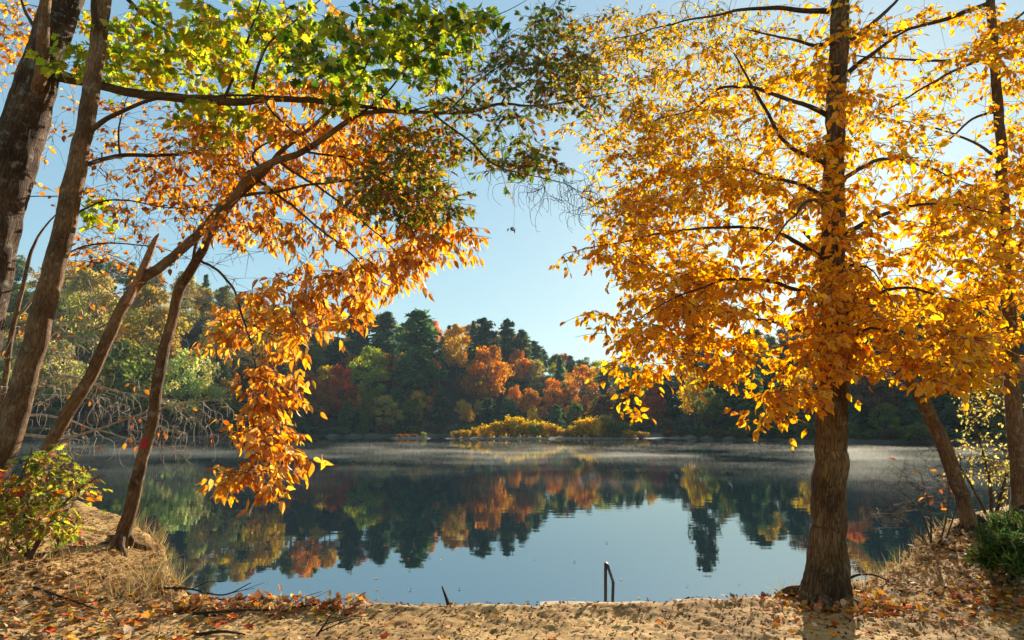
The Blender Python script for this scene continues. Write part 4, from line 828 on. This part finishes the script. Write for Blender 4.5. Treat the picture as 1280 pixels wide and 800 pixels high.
for T_ in (OVATE, OAK, MAPLE):
    scatter(2400, uni, T_, DRY, (.02, .05)); scatter(150, uni, T_, BRT, (.05, .09))
    scatter(520, blob(-4.6, 6.6, .9, .8), T_, DRY, (.05, .10)); scatter(120, blob(-3.6, 6.2, .9, .6), T_, BRT, (.06, .11))
    scatter(260, blob(4.6, 6.9, .8, .6), T_, DRY+[((.6, .5, .4), 4)], (.04, .08)); scatter(150, blob(4.75, 6.4, .5, .3), T_, BRT, (.05, .09)); scatter(60, blob(3.6, 6.2, .9, .5), T_, BRT, (.05, .09))
    scatter(130, lambda n: (RNG.uniform(-3.1, -1.3, n), RNG.uniform(6.3, 6.7, n)), T_, BRT+DRY, (.05, .10), .9, .03)
    scatter(110, blob(2.95, 6.45, .30, .14), T_, DRY+BRT, (.04, .09), .8, .02); scatter(60, blob(2.95, 6.9, .25, .15), T_, BRT, (.05, .09), .8, .03); scatter(260, blob(5.3, 8.2, .6, .5), T_, DRY, (.05, .1), .7, .03)
for T_ in (SMALL,):
    scatter(24000, uni, T_, [((.10, .055, .03), 4), ((.2, .11, .055), 3), ((.38, .24, .12), 2)], (.012, .045), .8, .006)
tag(LIT.obj('fallen_leaves', M_LITTER), 'dry fallen leaves and crumbs scattered over the sandy bank', 'leaf litter', kind='stuff')
FL = MB(); fx = RNG.uniform(-3.4, 3.2, 60); fy = edgeY(fx)+.5+np.abs(RNG.normal(0, 2.2, 60)); a_ = RNG.uniform(0, 6.283, 60)
put_leaves(FL, OVATE, np.stack([fx, fy, np.full(60, .012)], -1), np.stack([np.cos(a_), np.sin(a_), a_*0], -1), np.stack([RNG.normal(0, .06, 60), RNG.normal(0, .06, 60), np.ones(60)], -1), RNG.uniform(.035, .07, 60), pick(YEL+DRY, 60, .2), RNG.uniform(-.1, .1, 60))
tag(FL.obj('floating_leaves', M_LITTER), 'scattered fallen leaves floating on the water near the bank', 'floating leaves', kind='stuff')
GR = MB()
BL = (np.array([(0, .012, 0), (0, -.012, 0), (.5, .009, 0), (.5, -.009, 0), (1, 0, 0)], float), [(0, 1, 3, 2), (2, 3, 4)])
def grass(n, fx, size, pal, lean=.45):
    x, y = fx(n); k = y < edgeY(x)+.25; x, y = x[k], y[k]; m = len(x)
    d = np.stack([RNG.normal(0, lean, m), RNG.normal(0, lean, m), np.ones(m)], -1); sz = RNG.uniform(*size, m)
    put_leaves(GR, BL, np.stack([x, y, ground_z(x, y)-.01], -1), d, RNG.normal(0, 1, (m, 3)), sz, pick(pal, m, .2), RNG.uniform(.0, .7, m))
STR = [((.46, .31, .12), 4), ((.30, .17, .07), 4), ((.30, .30, .07), 1.5), ((.55, .42, .2), 2)]
grass(430, blob(-3.6, 7.1, .22, .28), (.10, .26), STR); grass(260, blob(-4.3, 7.4, .5, .45), (.08, .26), STR); grass(220, blob(-5.2, 7.6, .8, .6), (.08, .22), STR)
grass(420, lambda n: (lambda x: (x, edgeY(x)-np.abs(RNG.normal(0, .16, n))))(RNG.uniform(3.1, 5.6, n)), (.06, .24), STR); grass(260, lambda n: (lambda x: (x, edgeY(x)-np.abs(RNG.normal(0, .14, n))))(RNG.uniform(-5, -3.2, n)), (.08, .3), STR); grass(120, blob(2.55, 7.0, .2, .1), (.08, .25), STR); grass(220, lambda n: (RNG.uniform(-3.0, -1.2, n), RNG.uniform(6.4, 6.65, n)), (.05, .16), STR)
grass(700, uni, (.03, .09), STR, .9); grass(140, lambda n: (RNG.uniform(-1.4, -.7, n), RNG.uniform(6.42, 6.6, n)), (.02, .05), [((.2, .3, .04), 1)], .6)
tag(GR.obj('dry_grass', M_STRAW), 'straw coloured grass tufts on the bank edges', 'grass', kind='stuff')

# ------------------------------------------------------------------ air
def box_obj(name, a, b):
    mb = MB(); V = [(x, y, z) for x in (a[0], b[0]) for y in (a[1], b[1]) for z in (a[2], b[2])]
    mb.add(V, [0, 1, 3, 2, 4, 6, 7, 5, 0, 4, 5, 1, 2, 3, 7, 6, 0, 2, 6, 4, 1, 5, 7, 3], [4]*6)
    return mb
HAZE = 0.00013; MIST = 0.042
m, nt, N, out = nodemat('thin_haze'); pv = N('ShaderNodeVolumePrincipled', Density=HAZE, Anisotropy=.1); pv.inputs['Color'].default_value = (.62, .84, 1, 1)
nt.links.new(pv.outputs[0], out.inputs['Volume'])
tag(box_obj('haze', (-1100, -60, -2.2), (1100, 640, 150)).obj('haze', m, smooth=False), 'thin morning haze', 'haze', kind='stuff')
if MIST:
    m, nt, N, out = nodemat('water_mist'); l = nt.links.new
    g = N('ShaderNodeNewGeometry'); tc = N('ShaderNodeTexCoord')
    mp = N('ShaderNodeMapping'); mp.inputs['Scale'].default_value = (.085, .105, 1.6); l(tc.outputs['Object'], mp.inputs['Vector'])
    n1 = N('ShaderNodeTexNoise', Scale=1.0, Detail=4.0, Roughness=.6); l(mp.outputs[0], n1.inputs['Vector'])
    r = ramp(N, [(.50, (0, 0, 0)), (.70, (1, 1, 1))]); l(n1.outputs['Fac'], r.inputs[0])
    sx = N('ShaderNodeSeparateXYZ'); l(tc.outputs['Object'], sx.inputs[0])
    fz = N('ShaderNodeMapRange'); l(sx.outputs['Z'], fz.inputs['Value']); fz.inputs[1].default_value = 0.; fz.inputs[2].default_value = .40; fz.inputs[3].default_value = MIST; fz.inputs[4].default_value = 0.
    mu = N('ShaderNodeMath', operation='MULTIPLY'); l(r.outputs[0], mu.inputs[0]); l(fz.outputs[0], mu.inputs[1])
    fy = N('ShaderNodeMapRange'); l(sx.outputs['Y'], fy.inputs['Value']); fy.inputs[1].default_value = 18; fy.inputs[2].default_value = 50
    fo = N('ShaderNodeMapRange'); l(sx.outputs['Y'], fo.inputs['Value']); fo.inputs[1].default_value = 55; fo.inputs[2].default_value = 112; fo.inputs[3].default_value = 1; fo.inputs[4].default_value = .0
    mu3 = N('ShaderNodeMath', operation='MULTIPLY'); l(fy.outputs[0], mu3.inputs[0]); l(fo.outputs[0], mu3.inputs[1])
    mu2 = N('ShaderNodeMath', operation='MULTIPLY'); l(mu.outputs[0], mu2.inputs[0]); l(mu3.outputs[0], mu2.inputs[1])
    pv = N('ShaderNodeVolumePrincipled', Anisotropy=.5); pv.inputs['Color'].default_value = (.95, .88, .74, 1); l(mu2.outputs[0], pv.inputs['Density'])
    l(pv.outputs[0], out.inputs['Volume'])
    m.cycles.volume_step_rate = 1.0
    tag(box_obj('mist', (-170, 16, .01), (170, 200, .45)).obj('mist', m, smooth=False), 'wisps of mist lying on the far water', 'mist', kind='stuff')

# ------------------------------------------------------------------ light, sky, camera
w = bpy.data.worlds.new('World'); scene.world = w; w.use_nodes = True; nt = w.node_tree
bg = nt.nodes['Background']; sky = nt.nodes.new('ShaderNodeTexSky'); sky.sky_type = 'NISHITA'; sky.sun_disc = False
sky.sun_elevation = SUN_EL; sky.sun_rotation = SUN_AZ; sky.altitude = 100; sky.air_density = 1.0; sky.dust_density = .4; sky.ozone_density = 1.6
gm = nt.nodes.new('ShaderNodeGamma'); gm.inputs[1].default_value = .34; hs = nt.nodes.new('ShaderNodeHueSaturation'); hs.inputs['Saturation'].default_value = 1.85
mt_ = nt.nodes.new('ShaderNodeMix'); mt_.data_type = 'RGBA'; mt_.blend_type = 'MULTIPLY'; mt_.inputs[0].default_value = 1; mt_.inputs[7].default_value = (.86, 1.04, 1.03, 1)
nt.links.new(sky.outputs[0], gm.inputs[0]); nt.links.new(gm.outputs[0], hs.inputs['Color']); nt.links.new(hs.outputs[0], mt_.inputs[6]); nt.links.new(mt_.outputs[2], bg.inputs[0]); bg.inputs[1].default_value = .15
sl = bpy.data.lights.new('sun', 'SUN'); sl.energy = 4.6; sl.angle = math.radians(.5); sl.color = (1, .90, .74)
so = bpy.data.objects.new('sun', sl); COL.objects.link(so)
sd = Vector((math.sin(SUN_AZ)*math.cos(SUN_EL), math.cos(SUN_AZ)*math.cos(SUN_EL), math.sin(SUN_EL)))
so.rotation_euler = sd.to_track_quat('Z', 'Y').to_euler(); so.location = sd*50
cam = bpy.data.cameras.new('camera'); co = bpy.data.objects.new('camera', cam); COL.objects.link(co); scene.camera = co
co.location = (0, 0, CAMZ); co.rotation_euler = (math.pi/2+PITCH, 0, 0); cam.sensor_width = 36; cam.lens = 36*F/1280; cam.clip_end = 3000; cam.clip_start = .05
vs = scene.view_settings; vs.view_transform = 'Standard'; vs.look = 'None'; vs.gamma = 1; vs.use_curve_mapping = False; vs.exposure = 1.55
scene.render.engine = 'CYCLES'; cy = scene.cycles
cy.use_denoising = True; cy.denoiser = 'OPENIMAGEDENOISE'; cy.max_bounces = 7; cy.diffuse_bounces = 4; cy.glossy_bounces = 3; cy.transmission_bounces = 5; cy.transparent_max_bounces = 8; cy.volume_bounces = 0
cy.caustics_reflective = False; cy.caustics_refractive = False; cy.sample_clamp_indirect = 8
cy.volume_step_rate = .06; cy.volume_max_steps = 256
